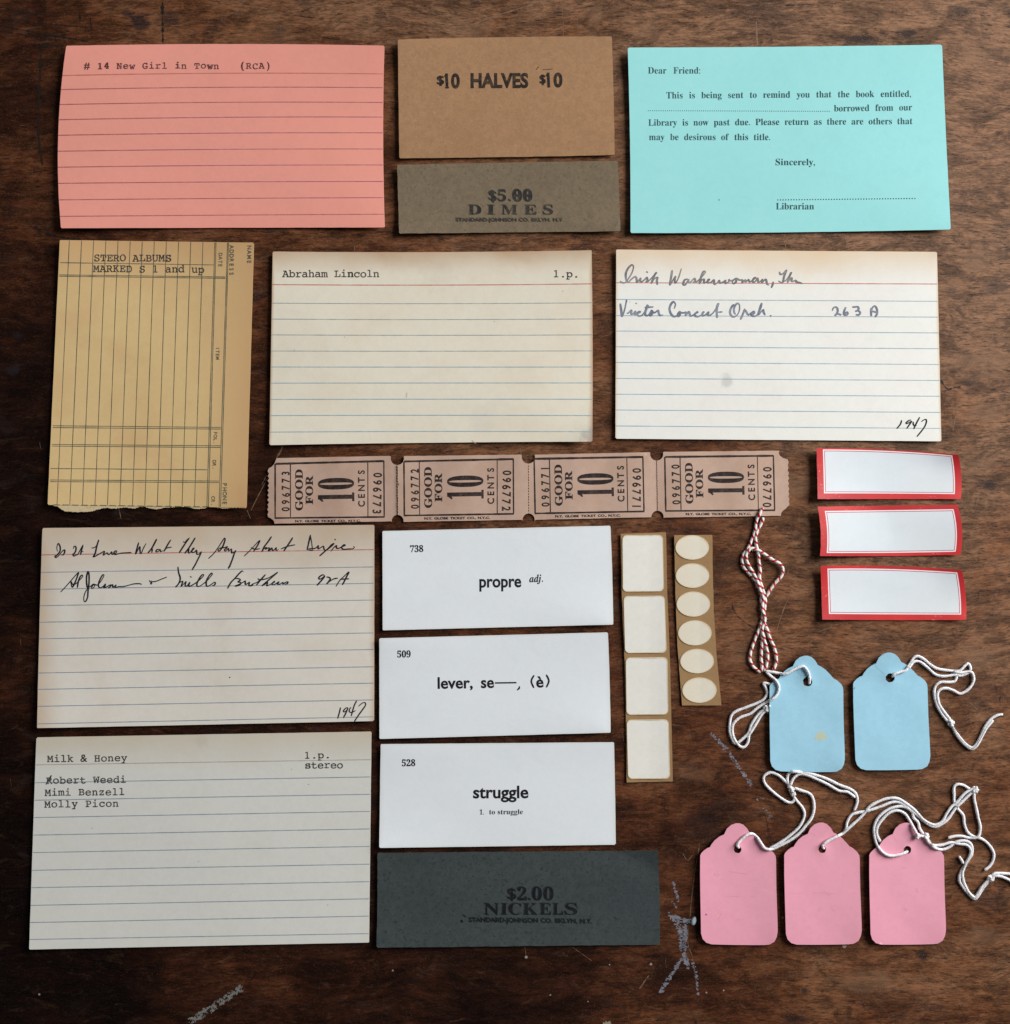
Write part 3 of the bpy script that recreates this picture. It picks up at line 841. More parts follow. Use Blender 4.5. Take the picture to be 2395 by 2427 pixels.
i = Ink(sh.zpx); h = F(2100, 970, 15.89)
for s_ in ((608, 408, 560, 560, 420, 727), (962, 400, 880, 420, 770, 510, 780, 540, 870, 510, 982, 450, 890, 590, 795, 727), (1045, 468, 1045, 560, 1080, 610, 1168, 606), (1288, 298, 1190, 470, 1110, 630, 1063, 742),
           (1353, 462, 1440, 400, 1520, 378, 1542, 460, 1490, 620, 1370, 800, 1183, 1027)):
    i.stroke(h.L(*s_), 2.9, 0.2, 0.8)
i.build('handwritten_year', K_pen, card)

# --- handwritten card, black ink
A = F(60, 1220, 2.2174)
sh = Sheet(A.L(90, 70, 1835, 53, 1834, 1085, 62, 1122), (-1, 0, 0, 0), (0.8, 0.3, 0.25, 0.3), seed=4, wave=0.2)
card = sh.build('index_card', paper('tanned_card', (0.77, 0.73, 0.66), 0.09, (0.585, 0.455, 0.325), (0.08, 0.02, 0.36, 0), 0.20, seed=4))
tag(card, 'tan edged index card handwritten in bold black ink on two lines', 'index card', G_IDX)
rules(sh, A, 76, 1834, [(211, 183)], K_red, 'red_rule', 2.0)
rules(sh, A, 76, 1834, [(303, 274), (392, 360), (478, 448), (565, 534), (652, 621), (741, 708), (832, 799), (918, 885), (1007, 973), (1099, 1062)], K_blue_dark, 'ruled_lines', 1.7)
i = Ink(sh.zpx); w = 2.9
h = F(120, 1260, 6.357)
for s_ in ((105, 300, 95, 240, 115, 178, 145, 230, 140, 300, 100, 350, 68, 372, 80, 390, 115, 370, 150, 330, 185, 288, 212, 276, 210, 320, 185, 352, 155, 345),
           (345, 262, 350, 230, 372, 220, 385, 250, 375, 300, 345, 345, 333, 330, 350, 367, 380, 355, 412, 340, 440, 290, 492, 195), (490, 200, 465, 290, 452, 352), (450, 308, 497, 300),
           (620, 240, 642, 247, 690, 215, 730, 120), (728, 122, 700, 210, 675, 320, 648, 380, 720, 345, 780, 310, 812, 298, 798, 355, 850, 318, 862, 335, 885, 345, 920, 303, 925, 340, 960, 335, 1000, 305, 985, 288, 953, 320, 980, 345, 1060, 325, 1222, 314),
           (1330, 162, 1310, 230, 1283, 337, 1325, 262, 1345, 225, 1350, 300, 1365, 332, 1400, 250, 1442, 175), (1602, 108, 1560, 190, 1520, 260, 1463, 327), (1515, 258, 1535, 258, 1525, 322),
           (1640, 263, 1600, 275, 1588, 300, 1620, 302, 1650, 268, 1660, 302, 1700, 285), (1812, 122, 1770, 190, 1708, 302), (1708, 282, 1760, 245, 1828, 234)):
    i.stroke(h.L(*s_), w)
h = F(400, 1260, 6.357)
for s_ in ((220, 148, 240, 162, 280, 120, 317, 90), (312, 95, 260, 165, 210, 240, 158, 322), (402, 90, 360, 160, 310, 240, 243, 327, 290, 265, 307, 262, 295, 315, 310, 326, 340, 295, 382, 260, 385, 243, 360, 268, 350, 310, 385, 312, 420, 280, 425, 338, 460, 335, 492, 303, 470, 360, 440, 420, 400, 500, 350, 582),
           (598, 407, 680, 330, 760, 220, 840, 96, 852, 110, 830, 190, 800, 250, 770, 288, 743, 288, 770, 250, 850, 238, 882, 223, 870, 250, 840, 275, 860, 292, 900, 250, 905, 292, 945, 262, 950, 320, 985, 310, 1012, 285, 990, 330, 960, 420, 920, 520, 898, 552, 932, 524),
           (1138, 370, 1230, 280, 1367, 136, 1350, 190, 1320, 240, 1278, 302), (1240, 240, 1310, 266, 1380, 255), (1552, 72, 1500, 150, 1440, 230, 1408, 302, 1440, 255, 1475, 238, 1460, 268, 1500, 245, 1522, 255, 1500, 290, 1530, 280, 1552, 245, 1570, 287, 1600, 265, 1622, 240, 1620, 282, 1660, 270),
           (1872, 88, 1820, 170, 1733, 297), (1690, 262, 1800, 220, 1908, 198)):
    i.stroke(h.L(*s_), w)
h = F(580, 1250, 6.357)
for s_ in ((995, 112, 970, 220, 943, 342), (947, 335, 1025, 352), (1025, 352, 1015, 250, 992, 120), (965, 320, 1040, 320, 1085, 303, 1112, 273, 1110, 322, 1150, 305, 1187, 283, 1200, 330, 1222, 346, 1275, 300, 1310, 260, 1347, 243, 1300, 290, 1230, 345, 1130, 432),
           (1300, 360, 1350, 300, 1387, 273, 1385, 312, 1430, 312, 1470, 290, 1522, 270, 1500, 260, 1465, 300, 1490, 331, 1560, 325, 1630, 322, 1657, 300, 1640, 283)):
    i.stroke(h.L(*s_), w)
i.dot(h(1366, 182), 1.8)
i.build('handwritten_title', K_pen, card)
i = Ink(sh.zpx)
h = F(130, 1330, 6.357)
for s_ in ((86, 467, 160, 390, 240, 300, 352, 174, 340, 230, 310, 310, 268, 392, 253, 370, 245, 308, 262, 345, 300, 348, 330, 330, 370, 290, 422, 230, 410, 210, 380, 240, 355, 310, 340, 402),
           (500, 148, 480, 230, 480, 330, 492, 412), (500, 148, 516, 200, 516, 330, 502, 450, 495, 540, 470, 602, 445, 608, 438, 550, 460, 470, 500, 410, 550, 370, 582, 345, 555, 395, 570, 412, 602, 375, 590, 348, 640, 360, 690, 310, 742, 220, 730, 203, 700, 240, 665, 320, 660, 380, 690, 402, 740, 370, 762, 343, 755, 380, 735, 402, 780, 390, 820, 365, 847, 358, 830, 390, 805, 402, 840, 380, 870, 353, 880, 397, 922, 358, 910, 397, 960, 385, 1050, 380, 1180, 345, 1280, 340, 1312, 353),
           (1425, 288, 1440, 310, 1462, 330, 1445, 347, 1450, 310, 1462, 290), (1450, 310, 1520, 305, 1600, 275, 1692, 238)):
    i.stroke(h.L(*s_), w)
h = F(400, 1330, 6.357)
for s_ in ((140, 82, 150, 170, 175, 260, 150, 340, 102, 392, 160, 330, 212, 303, 195, 360, 190, 382, 240, 330, 262, 308, 250, 370, 280, 372, 317, 318, 302, 376, 340, 370, 420, 320, 500, 250, 532, 210, 510, 203, 470, 250, 430, 330, 430, 376, 470, 376, 550, 320, 620, 250, 662, 190, 650, 178, 610, 220, 570, 300, 570, 370, 600, 376, 650, 345, 690, 318, 707, 325, 690, 362, 653, 366), (322, 228, 347, 246),
           (1127, 165, 1110, 146, 1060, 190, 1000, 260, 940, 320, 888, 412), (1000, 265, 1050, 263, 1082, 285, 1045, 312, 1087, 322, 1080, 350, 1040, 371, 998, 376, 1050, 355, 1120, 320, 1152, 298, 1155, 320, 1160, 352, 1200, 330, 1217, 318, 1210, 370, 1240, 366, 1272, 340, 1255, 371, 1230, 376), (1270, 340, 1330, 320, 1390, 270, 1462, 198), (1460, 202, 1400, 270, 1318, 367),
           (1343, 258, 1380, 281, 1500, 255, 1648, 163), (1645, 167, 1560, 240, 1490, 300, 1408, 372, 1460, 340, 1492, 318, 1480, 372, 1530, 350, 1590, 320, 1602, 303, 1570, 325, 1560, 352, 1600, 350, 1662, 310, 1640, 347, 1680, 345, 1722, 318, 1725, 347, 1760, 320, 1798, 313, 1790, 337, 1748, 346)):
    i.stroke(h.L(*s_), w)
i.build('handwritten_artist', K_pen, card)
i = Ink(sh.zpx); h = F(680, 1330, 9.535)
for s_ in ((857, 342, 830, 308, 770, 330, 722, 380, 735, 407, 790, 390, 857, 338, 800, 420, 683, 550), (898, 358, 950, 365, 987, 400, 950, 460, 903, 518, 980, 450, 1070, 400, 1158, 384), (1113, 572, 1190, 450, 1280, 360, 1403, 245, 1360, 340, 1310, 440, 1258, 538), (1203, 410, 1300, 405, 1412, 400)):
    i.stroke(h.L(*s_), 3.1, 0.25, 0.7)
i.build('handwritten_number', K_pen, card)
i = Ink(sh.zpx); h = F(780, 1640, 15.89)
for s_ in ((437, 588, 400, 760, 328, 1008), (722, 600, 660, 598, 580, 670, 543, 740, 590, 757, 660, 700, 717, 608, 640, 800, 543, 978), (832, 583, 773, 660, 775, 750, 840, 777, 930, 745, 1002, 698), (1048, 332, 970, 480, 910, 660, 843, 912), (1118, 542, 1220, 450, 1310, 403, 1377, 420, 1377, 510, 1290, 640, 1130, 860, 963, 1112)):
    i.stroke(h.L(*s_), 2.6, 0.2, 0.8)
i.build('handwritten_year', K_pen, card)
Ink(sh.zpx).dot(A(1075, 855), 1.5).build('ink_speck', K_pen, card)

# --- off-white card with a typed cast list
A = F(40, 1700, 2.167)
sh = Sheet(A.L(100, 104, 1822, 74, 1810, 1158, 63, 1194), (0, 0, 0, 0), (0.7, 0.35, 0.25, 0.3), seed=5, wave=0.2)
card = sh.build('index_card', paper('off_white_card', (0.735, 0.735, 0.69), 0.09, (0.62, 0.55, 0.43), (0, 0, 0.20, 0), 0.10, seed=5,
    spots=[(-0.0, 0.038, 0.004, (0.5, 0.48, 0.40), 0.3)]))
tag(card, 'off white index card with a typed list of three names', 'index card', G_IDX)
rules(sh, A, 82, 1815, [(245, 218)], K_faint, 'head_rule', 1.6)
rules(sh, A, 75, 1812, [(337, 307), (427, 396), (516, 484), (606, 574), (696, 664), (787, 755), (876, 845), (967, 933), (1055, 1022), (1142, 1112)], K_blue_dark, 'ruled_lines', 1.7)
Ink(sh.zpx).typed('Milk & Honey', 'M', A(172, 231), A(552, 226), 15.2, 1.0, 0.4).build('typed_heading', K_type, card)
Ink(sh.zpx).typed('1.p.', 'M', A(1493, 213), A(1597, 211), 15.2, 1.0, 0.2, (1, 3)).typed('stereo', 'M', A(1495, 263), A(1661, 262), 15.2, 1.0, 0.5, (0,)).build('typed_note', K_type, card)
i = Ink(sh.zpx).typed('Robert Weedi', 'M', A(167, 342), A(547, 337), 15.2, 1.0, 0.5).typed('Mimi Benzell', 'M', A(160, 404), A(540, 400), 15.2, 1.0, 0.4).typed('Molly Picon', 'M', A(158, 464), A(508, 460), 15.2, 1.0, 0.4)
i.stroke(A.L(178, 298, 165, 322, 150, 346), 3.0)
i.build('typed_names', K_type, card)
for p in ((388, 570), (1500, 345), (935, 742), (1598, 965), (1412, 268)): Ink(sh.zpx).dot(A(*p), 1.1).build('speck', K_faint, card)

# ------------------------------------------------------------------ yellowed ledger card with torn foot
A = F(80, 540, 2.8)
sh = Sheet(A.L(173, 80, 1462, 97, 1413, 1857, 92, 1838), (0, 0, 0, 0), (0.7, 0.35, 0.2, 0.3), seed=6, wave=0.25, thick=0.2)
M_led = paper('yellowed_ledger_card', (0.745, 0.540, 0.265), 0.09, (0.595, 0.36, 0.175), (0.0, 0.30, 0.22, 0), 0.40, seed=6)
card = sh.build('ledger_card', M_led)
tag(card, 'yellowed ledger card ruled in columns with its bottom edge torn', 'ledger card')
i = Ink(sh.zpx, 0.035)
for xt, xb in ((237, 155), (318, 240), (398, 324), (479, 407), (560, 490), (641, 572), (721, 656), (801, 738), (881, 821), (962, 904), (1043, 985), (1124, 1068), (1203, 1150), (1211, 1160), (1287, 1231), (1294, 1241)):
    yt = 81 + (xt-173)*17/1289; yb = 1836 + (xb-92)*19/1321
    i.line(A(xt, yt+1), A(xb, yb-1), 1.5, 20, 0.4)
for x0, y0, x1, y1 in ((178, 230, 1195, 245), (168, 311, 1273, 325), (168, 320, 1273, 334), (127, 1313, 1243, 1324), (127, 1325, 1243, 1335), (122, 1437, 1240, 1446), (122, 1448, 1240, 1457), (112, 1597, 1152, 1605), (110, 1673, 1230, 1680), (110, 1684, 1230, 1690)):
    i.line(A(x0, y0), A(x1, y1), 1.7, 20, 0.4)
for k in range(17):
    xx = 130+k*62
    i.line(A(xx, 1837+k*.8), A(xx+44, 1838+k*.8), 1.5, 2)
i.build('ruled_columns', K_green, card)
i = Ink(sh.zpx)
for s_, x, y0, y1, h_ in (('NAME', 1419, 113, 240, 9.8), ('ADDRESS', 1301, 111, 318, 9.8), ('DATE', 1229, 164, 260, 8.6), ('ITEM', 1211, 788, 874, 8.0), ('FOL.', 1196, 1350, 1437, 8.0), ('DR.', 1189, 1540, 1604, 8.0), ('CR.', 1181, 1778, 1846, 8.0), ('PHONE', 1256, 1688, 1840, 9.8)):
    m = len(s_); stp = (y1-y0)/m
    Ink(sh.zpx).typed(s_, 'GB', A(x, y0+stp/2), A(x-1, y1-stp/2), h_, 0.95, 0.0).build('column_heading', K_green, card)
Ink(sh.zpx).typed('STERO ALBUMS', 'M', A(420, 221), A(893, 222), 15.8, 0.98, 0.5, (11,)).typed('MARKED S 1 and up', 'M', A(416, 291), A(1112, 297), 15.8, 0.98, 0.8).build('typed_note', K_type, card)
# the torn lower layer of the card
up = [(100, 1836), (300, 1838), (600, 1843), (900, 1848), (1150, 1852), (1300, 1854), (1411, 1855)]
low = [(128, 1842), (160, 1850), (185, 1870), (215, 1882), (260, 1884), (330, 1886), (390, 1880), (430, 1868), (480, 1858), (530, 1864), (580, 1858), (620, 1856), (660, 1862), (720, 1850), (760, 1858), (800, 1866), (830, 1866), (870, 1856), (930, 1854), (985, 1850), (1040, 1858), (1080, 1866), (1130, 1862), (1165, 1850), (1210, 1856), (1270, 1862), (1330, 1858), (1411, 1860)]
lows = spline([A(*p) for p in low], 1.5)
V = []; Fc = []
rnd = random.Random(5)
for q, (x, y) in enumerate(lows):
    u, v = sh.uv(x, y)
    yt = sh.px(u, 0.994)[1]
    zz = max(0.12, sh.z(u, 1.0)-0.12)
    yy = y + rnd.uniform(-0.9, 0.9)
    V += [at(x, yt, zz*MM), at(x, yy, (zz-0.05)*MM), at(x, yt, (zz-0.1)*MM), at(x, yy-0.3, (zz-0.1)*MM)]
for q in range(len(lows)-1):
    a, b = 4*q, 4*q+4
    Fc += [(a, a+1, b+1, b), (a+1, a+3, b+3, b+1), (a+2, b+2, b+3, a+3)]
mesh_obj('torn_edge', V, Fc, paper('torn_card_core', (0.70, 0.56, 0.34), 0.2, fleck=(0.5, 0.38, 0.2), seed=9), card, sh.org)

# ------------------------------------------------------------------ flattened coin wrappers
G_WR = 'flattened paper coin wrappers'
A = F(900, 60, 3.178)
sh = Sheet(A.L(137, 105, 1750, 82, 1772, 975, 149, 1000), (0, 1, -2, 1), (0.7, 0.4, 0.15, 0.35), thick=0.45, seed=7, wave=0.25)
card = sh.build('coin_wrapper', paper('tan_kraft_paper', (0.385, 0.222, 0.118), 0.16, (0.30, 0.165, 0.085), (0, 0, 0, 0), 0.4, (0.27, 0.15, 0.072), 0.4, coarse=0.4, seed=7), rag=0.3)
tag(card, 'tan brown coin wrapper stamped HALVES in bold black letters', 'coin wrapper', G_WR)
i = Ink(sh.zpx)
for s_, x0, x1, y, h_ in (('$', 436, 484, 444, 22), ('1', 500, 520, 469, 34), ('0', 540, 606, 469, 34), ('HALVES', 687, 1122, 466, 34), ('$', 1210, 1250, 437, 22), ('1', 1266, 1286, 461, 33.5), ('0', 1312, 1380, 461, 33.5)):
    i.text(s_, 'GH', A(x0, y), A(x1, y-1), h_)
    if s_ == '$': i.text(s_, 'GH', A(x0+4, y), A(x1+4, y-1), h_); i.text(s_, 'GH', A(x0-4, y), A(x1-4, y-1), h_)
i.stroke(A.L(490, 386, 500, 378, 512, 364), 5.5, 0, .7); i.stroke(A.L(1256, 378, 1266, 370, 1278, 358), 5.5, 0, .7); i.line(A(494, 467), A(524, 467), 2.6, 3); i.line(A(1230, 333), A(1305, 327), 1.4, 6, .5); i.line(A(1180, 333), A(1200, 310), 1.6, 4, .5); i.line(A(690, 467), A(712, 464), 2, 3)
i.build('stamped_text', K_stamp, card)
sh = Sheet(A.L(133, 1050, 1797, 1020, 1816, 1550, 147, 1567), (0, 0, -1, 0), (0.8, 0.4, 0.15, 0.3), thick=0.45, seed=8, wave=0.25)
card = sh.build('coin_wrapper', paper('grey_brown_kraft_paper', (0.205, 0.158, 0.104), 0.18, (0.165, 0.125, 0.082), (0, 0, 0, 0), 0.4, (0.115, 0.090, 0.060), 0.6, coarse=0.5, seed=8), rag=0.45)
tag(card, 'grey brown coin wrapper stamped DIMES below the tan one', 'coin wrapper', G_WR)
def dimes(i, dx, dy):
    i.text('$', 'GB', A(824+dx, 1318+dy), A(880+dx, 1318+dy), 24)
    i.text('5', 'B', A(893+dx, 1325+dy), A(955+dx, 1325+dy), 26); i.dot(A(982+dx, 1318+dy), 3)
    i.text('0', 'BH', A(1005+dx, 1326+dy), A(1075+dx, 1326+dy), 27); i.text('0', 'BH', A(1085+dx, 1326+dy), A(1152+dx, 1326+dy), 27)
    for ch, x0, x1 in (('D', 672, 768), ('I', 812, 872), ('M', 922, 1040), ('E', 1092, 1186), ('S', 1234, 1308)):
        i.text(ch, 'B', A(x0+dx, 1425+dy), A(x1+dx, 1425+dy), 22.5)
    i.text('STANDARD-JOHNSON CO. BKLYN. N.Y.', 'GB', A(577+dx, 1478+dy), A(1388+dx, 1478+dy), 8.0)
i = Ink(sh.zpx, 0.02); dimes(i, -7, -6); i.build('second_strike', K_stamp_ghost, card)
i = Ink(sh.zpx, 0.04); dimes(i, 0, 0)
for x0, x1 in ((1012, 1070), (1090, 1148)): i.text('8', 'BH', A(x0, 1325), A(x1, 1322), 25)
i.text('$', 'GB', A(832, 1322), A(884, 1322), 24)
i.build('stamped_text', K_stamp_grey, card)
A = F(870, 1990, 2.6486)
def creased(u, v):
    d = (u-0.86)*1.0 - (v-0.0)*0.62
    return max(0.0, d)*11
sh = Sheet(A.L(66, 85, 1829, 71, 1840, 661, 60, 680), (1, 1.5, 0, 0), (0.5, 0.3, 0.15, 0.3), thick=0.45, seed=9, wave=0.25, zf=creased)
card = sh.build('coin_wrapper', paper('slate_kraft_paper', (0.062, 0.075, 0.075), 0.2, (0.040, 0.054, 0.058), (0, 0, 0, 0), 0.5, (0.030, 0.036, 0.038), 0.7, coarse=0.6, seed=10), nu=44, rag=0.45)
tag(card, 'dark slate grey coin wrapper stamped NICKELS', 'coin wrapper', G_WR)
def nick(i, dx, dy):
    i.text('$', 'GB', A(884+dx, 376+dy), A(938+dx, 376+dy), 26)
    for ch, x0, x1, st in (('2', 948, 1005, 'B'), ('0', 1040, 1100, 'B'), ('0', 1112, 1172, 'B')): i.text(ch, st, A(x0+dx, 383+dy), A(x1+dx, 383+dy), 30)
    i.dot(A(1021+dx, 376+dy), 3)
    for ch, x0, x1 in (('N', 738, 832), ('I', 842, 884), ('C', 892, 972), ('K', 980, 1076), ('E', 1086, 1158), ('L', 1166, 1236), ('S', 1246, 1322)):
        i.text(ch, 'B', A(x0+dx, 473+dy), A(x1+dx, 474+dy), 27)
    i.text('STANDARD-JOHNSON CO. BKLYN, N.Y.', 'GB', A(642+dx, 519+dy), A(1415+dx, 528+dy), 10.5)
i = Ink(sh.zpx, 0.02); nick(i, -7, -5); i.build('second_strike', K_stamp_dark_ghost, card)
i = Ink(sh.zpx, 0.04); nick(i, 0, 0)
i.stroke(A.L(588, 505, 602, 520, 596, 508, 590, 522), 3.2, taper=.6); i.stroke(A.L(600, 470, 622, 488), 2.4)
i.build('stamped_text', K_stamp_dark, card)

# ------------------------------------------------------------------ turquoise library reminder
A = F(1460, 80, 2.270)
sh = Sheet(A.L(65, 73, 1757, 57, 1804, 1052, 80, 1071), (2, -1, 1.5, 2.5), (1.3, 0.35, 0.4, 0.4), seed=11, wave=0.25, thick=0.2)
card = sh.build('reminder_card', paper('turquoise_card', (0.295, 0.655, 0.660), 0.07, (0.335, 0.675, 0.670), (0, 0, 0, 0), 0.25, seed=11))
tag(card, 'turquoise library reminder card printed with a short letter', 'reminder card')
ch_ = 15.2
Ink(sh.zpx).text('Dear Friend:', 'S', A(174, 213), A(455, 213), ch_, 0.93).build('greeting', K_teal, card)
i = Ink(sh.zpx)
i.text('This is being sent to remind you that the book entitled,', 'S', A(273, 347), A(1590, 338), ch_, 0.93)
i.text('borrowed from our', 'S', A(1176, 417), A(1596, 411), ch_, 0.93)
i.text('Library is now past due. Please return as there are others that', 'S', A(176, 494), A(1598, 485), ch_, 0.93)
i.text('may be desirous of this title.', 'S', A(180, 571), A(832, 571), ch_, 0.93)
for k in range(86):
    t = k/85; i.dot(A(176+974*t, 412.5+3.5*t), 1.15, 6)
i.build('letter_text', K_teal, card)
Ink(sh.zpx).text('Sincerely,', 'S', A(861, 706), A(1073, 706), ch_).build('closing', K_teal, card)
Ink(sh.zpx).text('Librarian', 'S', A(863, 944), A(1068, 944), ch_).build('signature_title', K_teal, card)
Ink(sh.zpx).dot(A(557, 893), 1.4).build('speck', K_teal, card)
i = Ink(sh.zpx)
for k in range(52):
    t = k/51; i.dot(A(873+738*t, 893-8*t), 1.55, 6)
i.build('signature_line', K_teal, card)

# ------------------------------------------------------------------ vocabulary flash cards
G_FL = 'printed vocabulary flash cards'
A = F(870, 1220, 2.3565)
M_fl = paper('white_card', (0.775, 0.820, 0.855), 0.05, (0.70, 0.73, 0.73), (0.02, 0.02, 0.03, 0.03), 0.12, seed=12)
sh = Sheet(A.L(87, 91, 1361, 61, 1377, 614, 88, 646), (0, 1, 0, 0), (0.6, 0.2, 0.15, 0.2), seed=12, wave=0.15)
card = sh.build('flash_card', M_fl)
tag(card, 'white flash card printed propre adj. beneath the number 738', 'flash card', G_FL)
Ink(sh.zpx).text('738', 'BH', A(242, 209), A(316, 207), 15.4).build('number', K_black, card)
Ink(sh.zpx).text('propre', 'GB', A(629, 405), A(863, 403), 29).build('word', K_black, card)
Ink(sh.zpx).text('adj.', 'BI', A(908, 377), A(985, 374), 17).build('part_of_speech', K_black, card)
sh = Sheet(A.L(69, 690, 1347, 657, 1362, 1218, 70, 1253), (0, 1, 0, 0), (0.5, 0.2, 0.15, 0.2), seed=13, wave=0.15)
card = sh.build('flash_card', M_fl)
tag(card, 'white flash card printed lever, se with a long dash beneath the number 509', 'flash card', G_FL)
Ink(sh.zpx).text('509', 'BH', A(170, 797), A(245, 796), 15.4).build('number', K_black, card)
i = Ink(sh.zpx).text('lever,', 'GB', A(396, 971), A(592, 968), 27).text('se', 'GB', A(638, 967), A(711, 966), 27).text('è', 'GB', A(947, 964), A(988, 963), 27)
i.line(A(716, 940), A(836, 938), 3.4, 4); i.stroke(A.L(852, 958, 852, 968, 840, 980), 3.6)
i.stroke(A.L(935, 896, 919, 930, 934, 968), 3.2); i.stroke(A.L(1002, 893, 1017, 928, 1003, 965), 3.2)
i.build('word', K_black, card)
sh = Sheet(A.L(77, 1282, 1381, 1271, 1391, 1844, 69, 1862), (0, 0.5, 0, 0), (0.5, 0.2, 0.15, 0.2), seed=14, wave=0.15)
card = sh.build('flash_card', M_fl)
tag(card, 'white flash card printed struggle with a small line of print below', 'flash card', G_FL)
Ink(sh.zpx).text('528', 'BH', A(196, 1405), A(271, 1404), 15.4).build('number', K_black, card)
Ink(sh.zpx).text('struggle', 'GB', A(594, 1583), A(903, 1582), 29).build('word', K_black, card)
Ink(sh.zpx).text('1.', 'S', A(630, 1675), A(654, 1675), 11.6).text('to struggle', 'S', A(684, 1674), A(872, 1673), 11.6, 1.02).build('translation', K_black, card)

# ------------------------------------------------------------------ outline pieces (tickets, tags, stickers)
def plate(name, outline, zf, thick, mats, parent, org, holes=(), cell=10.0):
    """A thin piece cut along an outline (grid pixels), with holes given as closed loops, bent to the height field zf (mm)."""
    bm = bmesh.new()
    ed = []
    for pts in [outline] + list(holes):
        vs = [bm.verts.new(at(x, y, zf(x, y)*MM) - org) for x, y in pts]
        ed += [bm.edges.new((vs[k], vs[(k+1) % len(vs)])) for k in range(len(vs))]
    bmesh.ops.triangle_fill(bm, edges=ed, use_beauty=True)
    lim = cell * 0.000165
    for _ in range(5):
        lg = [e for e in bm.edges if e.calc_length() > lim and not e.is_boundary]
        if not lg: break
        bmesh.ops.subdivide_edges(bm, edges=lg, cuts=1)
        big = [f for f in bm.faces if len(f.verts) > 3]
        if big: bmesh.ops.triangulate(bm, faces=big)
    bmesh.ops.beautify_fill(bm, faces=bm.faces[:], edges=[e for e in bm.edges if not e.is_boundary])
    for v in bm.verts:
        if not v.is_boundary:
            x, y = to_px(v.co + org)
            v.co = at(x, y, zf(x, y)*MM) - org
    bmesh.ops.recalc_face_normals(bm, faces=bm.faces[:])
    if sum(f.normal.z for f in bm.faces) < 0: bmesh.ops.reverse_faces(bm, faces=bm.faces[:])
    bound = [(e.verts[0], e.verts[1]) for e in bm.edges if e.is_boundary]
    for f in bm.faces: f.smooth = True
    cp = bmesh.ops.duplicate(bm, geom=bm.verts[:] + bm.edges[:] + bm.faces[:])
    vm = cp['vert_map']
    low_f = [g for g in cp['geom'] if isinstance(g, bmesh.types.BMFace)]
    for v in [g for g in cp['geom'] if isinstance(g, bmesh.types.BMVert)]: v.co.z -= thick*MM
    bmesh.ops.reverse_faces(bm, faces=low_f)
    for p, q in bound: bm.faces.new((q, p, vm[p], vm[q]))
    for f in bm.faces:
        if not f.smooth:
            for e in f.edges: e.smooth = False
    bmesh.ops.recalc_face_normals(bm, faces=bm.faces[:])
    me = bpy.data.meshes.new(name)
    bm.to_mesh(me); bm.free()
    for m in mats: me.materials.append(m)
    o = bpy.data.objects.new(name, me)
    COL.objects.link(o)
    if parent is not None:
        o.parent = parent; o.location = org - parent_world(parent)
    else: o.location = org
    return o

def arc(c, r, a0, a1, n=10):
    return [(c[0]+r*math.cos(math.radians(a0+(a1-a0)*k/n)), c[1]+r*math.sin(math.radians(a0+(a1-a0)*k/n))) for k in range(n+1)]

def bumpy(p0, p1, step=3.4, amp=1.1, seed=0):
    """a perforated edge between two points"""
    rnd = random.Random(seed)
    L = math.dist(p0, p1); n = max(2, int(L/step))
    nx, ny = -(p1[1]-p0[1])/L, (p1[0]-p0[0])/L
    return [(p0[0]+(p1[0]-p0[0])*k/n + nx*amp*((-1)**k)*rnd.uniform(.4, 1.2), p0[1]+(p1[1]-p0[1])*k/n + ny*amp*((-1)**k)*rnd.uniform(.4, 1.2)) for k in range(1, n)]

# ------------------------------------------------------------------ strip of four tickets
T1 = F(620, 1050, 2.98); T2 = F(1240, 1050, 2.889)
org = at(*T1(1885, 320), 0)
strip = empty('ticket_strip', org)
tag(strip, 'strip of four tan ten cent tickets still joined at their perforations', 'ticket strip')
M_tk = paper('tan_ticket_card', (0.545, 0.380, 0.300), 0.10, (0.43, 0.28, 0.20), (0, 0, 0, 0), 0.6, coarse=0.25, seed=20)
# notch circles (top, bottom) and perforation ends between neighbours, as grid pixels
top_n = [(T1(960, 108), 15.8), (T1(1886, 98), 15.8), (T2(916, 75), 15.6)]
bot_n = [(T1(962, 550), 14.2), (T1(1888, 540), 14.2), (T2(922, 506), 14.6)]
tops = [(T1(108, 107), T1(905, 90)), (T1(1010, 92), T1(1832, 82)), (T2(80, 80), T2(862, 63)), (T2(966, 60), T2(1757, 52))]
bots = [(T1(92, 570), T1(915, 553)), (T1(1014, 557), T1(1840, 542)), (T2(92, 525), T2(880, 508)), (T2(975, 510), T2(1767, 498))]
boxes = [T1.L(100, 147, 865, 127, 868, 522, 100, 530), T1.L(1010, 130, 1780, 113, 1782, 500, 1013, 512), T2.L(80, 108, 822, 95, 830, 468, 87, 482), T2.L(975, 95, 1716, 87, 1725, 460, 982, 465)]
serial = ('096773', '096772', '096771', '096770')
def tk_z(k):
    c = [boxes[k][q] for q in range(4)]
    cx = sum(p[0] for p in c)/4; cy = sum(p[1] for p in c)/4
    return lambda x, y: 0.70 + 0.0022*(cx-x)*(0.35 if k else 0.7) + 0.0016*(cy-y)*0.3 + 0.16*math.sin((x-cx)/24 + k*1.7)
def notch(c, r, a0, a1):
    return arc(c, r, a0, a1, 9)
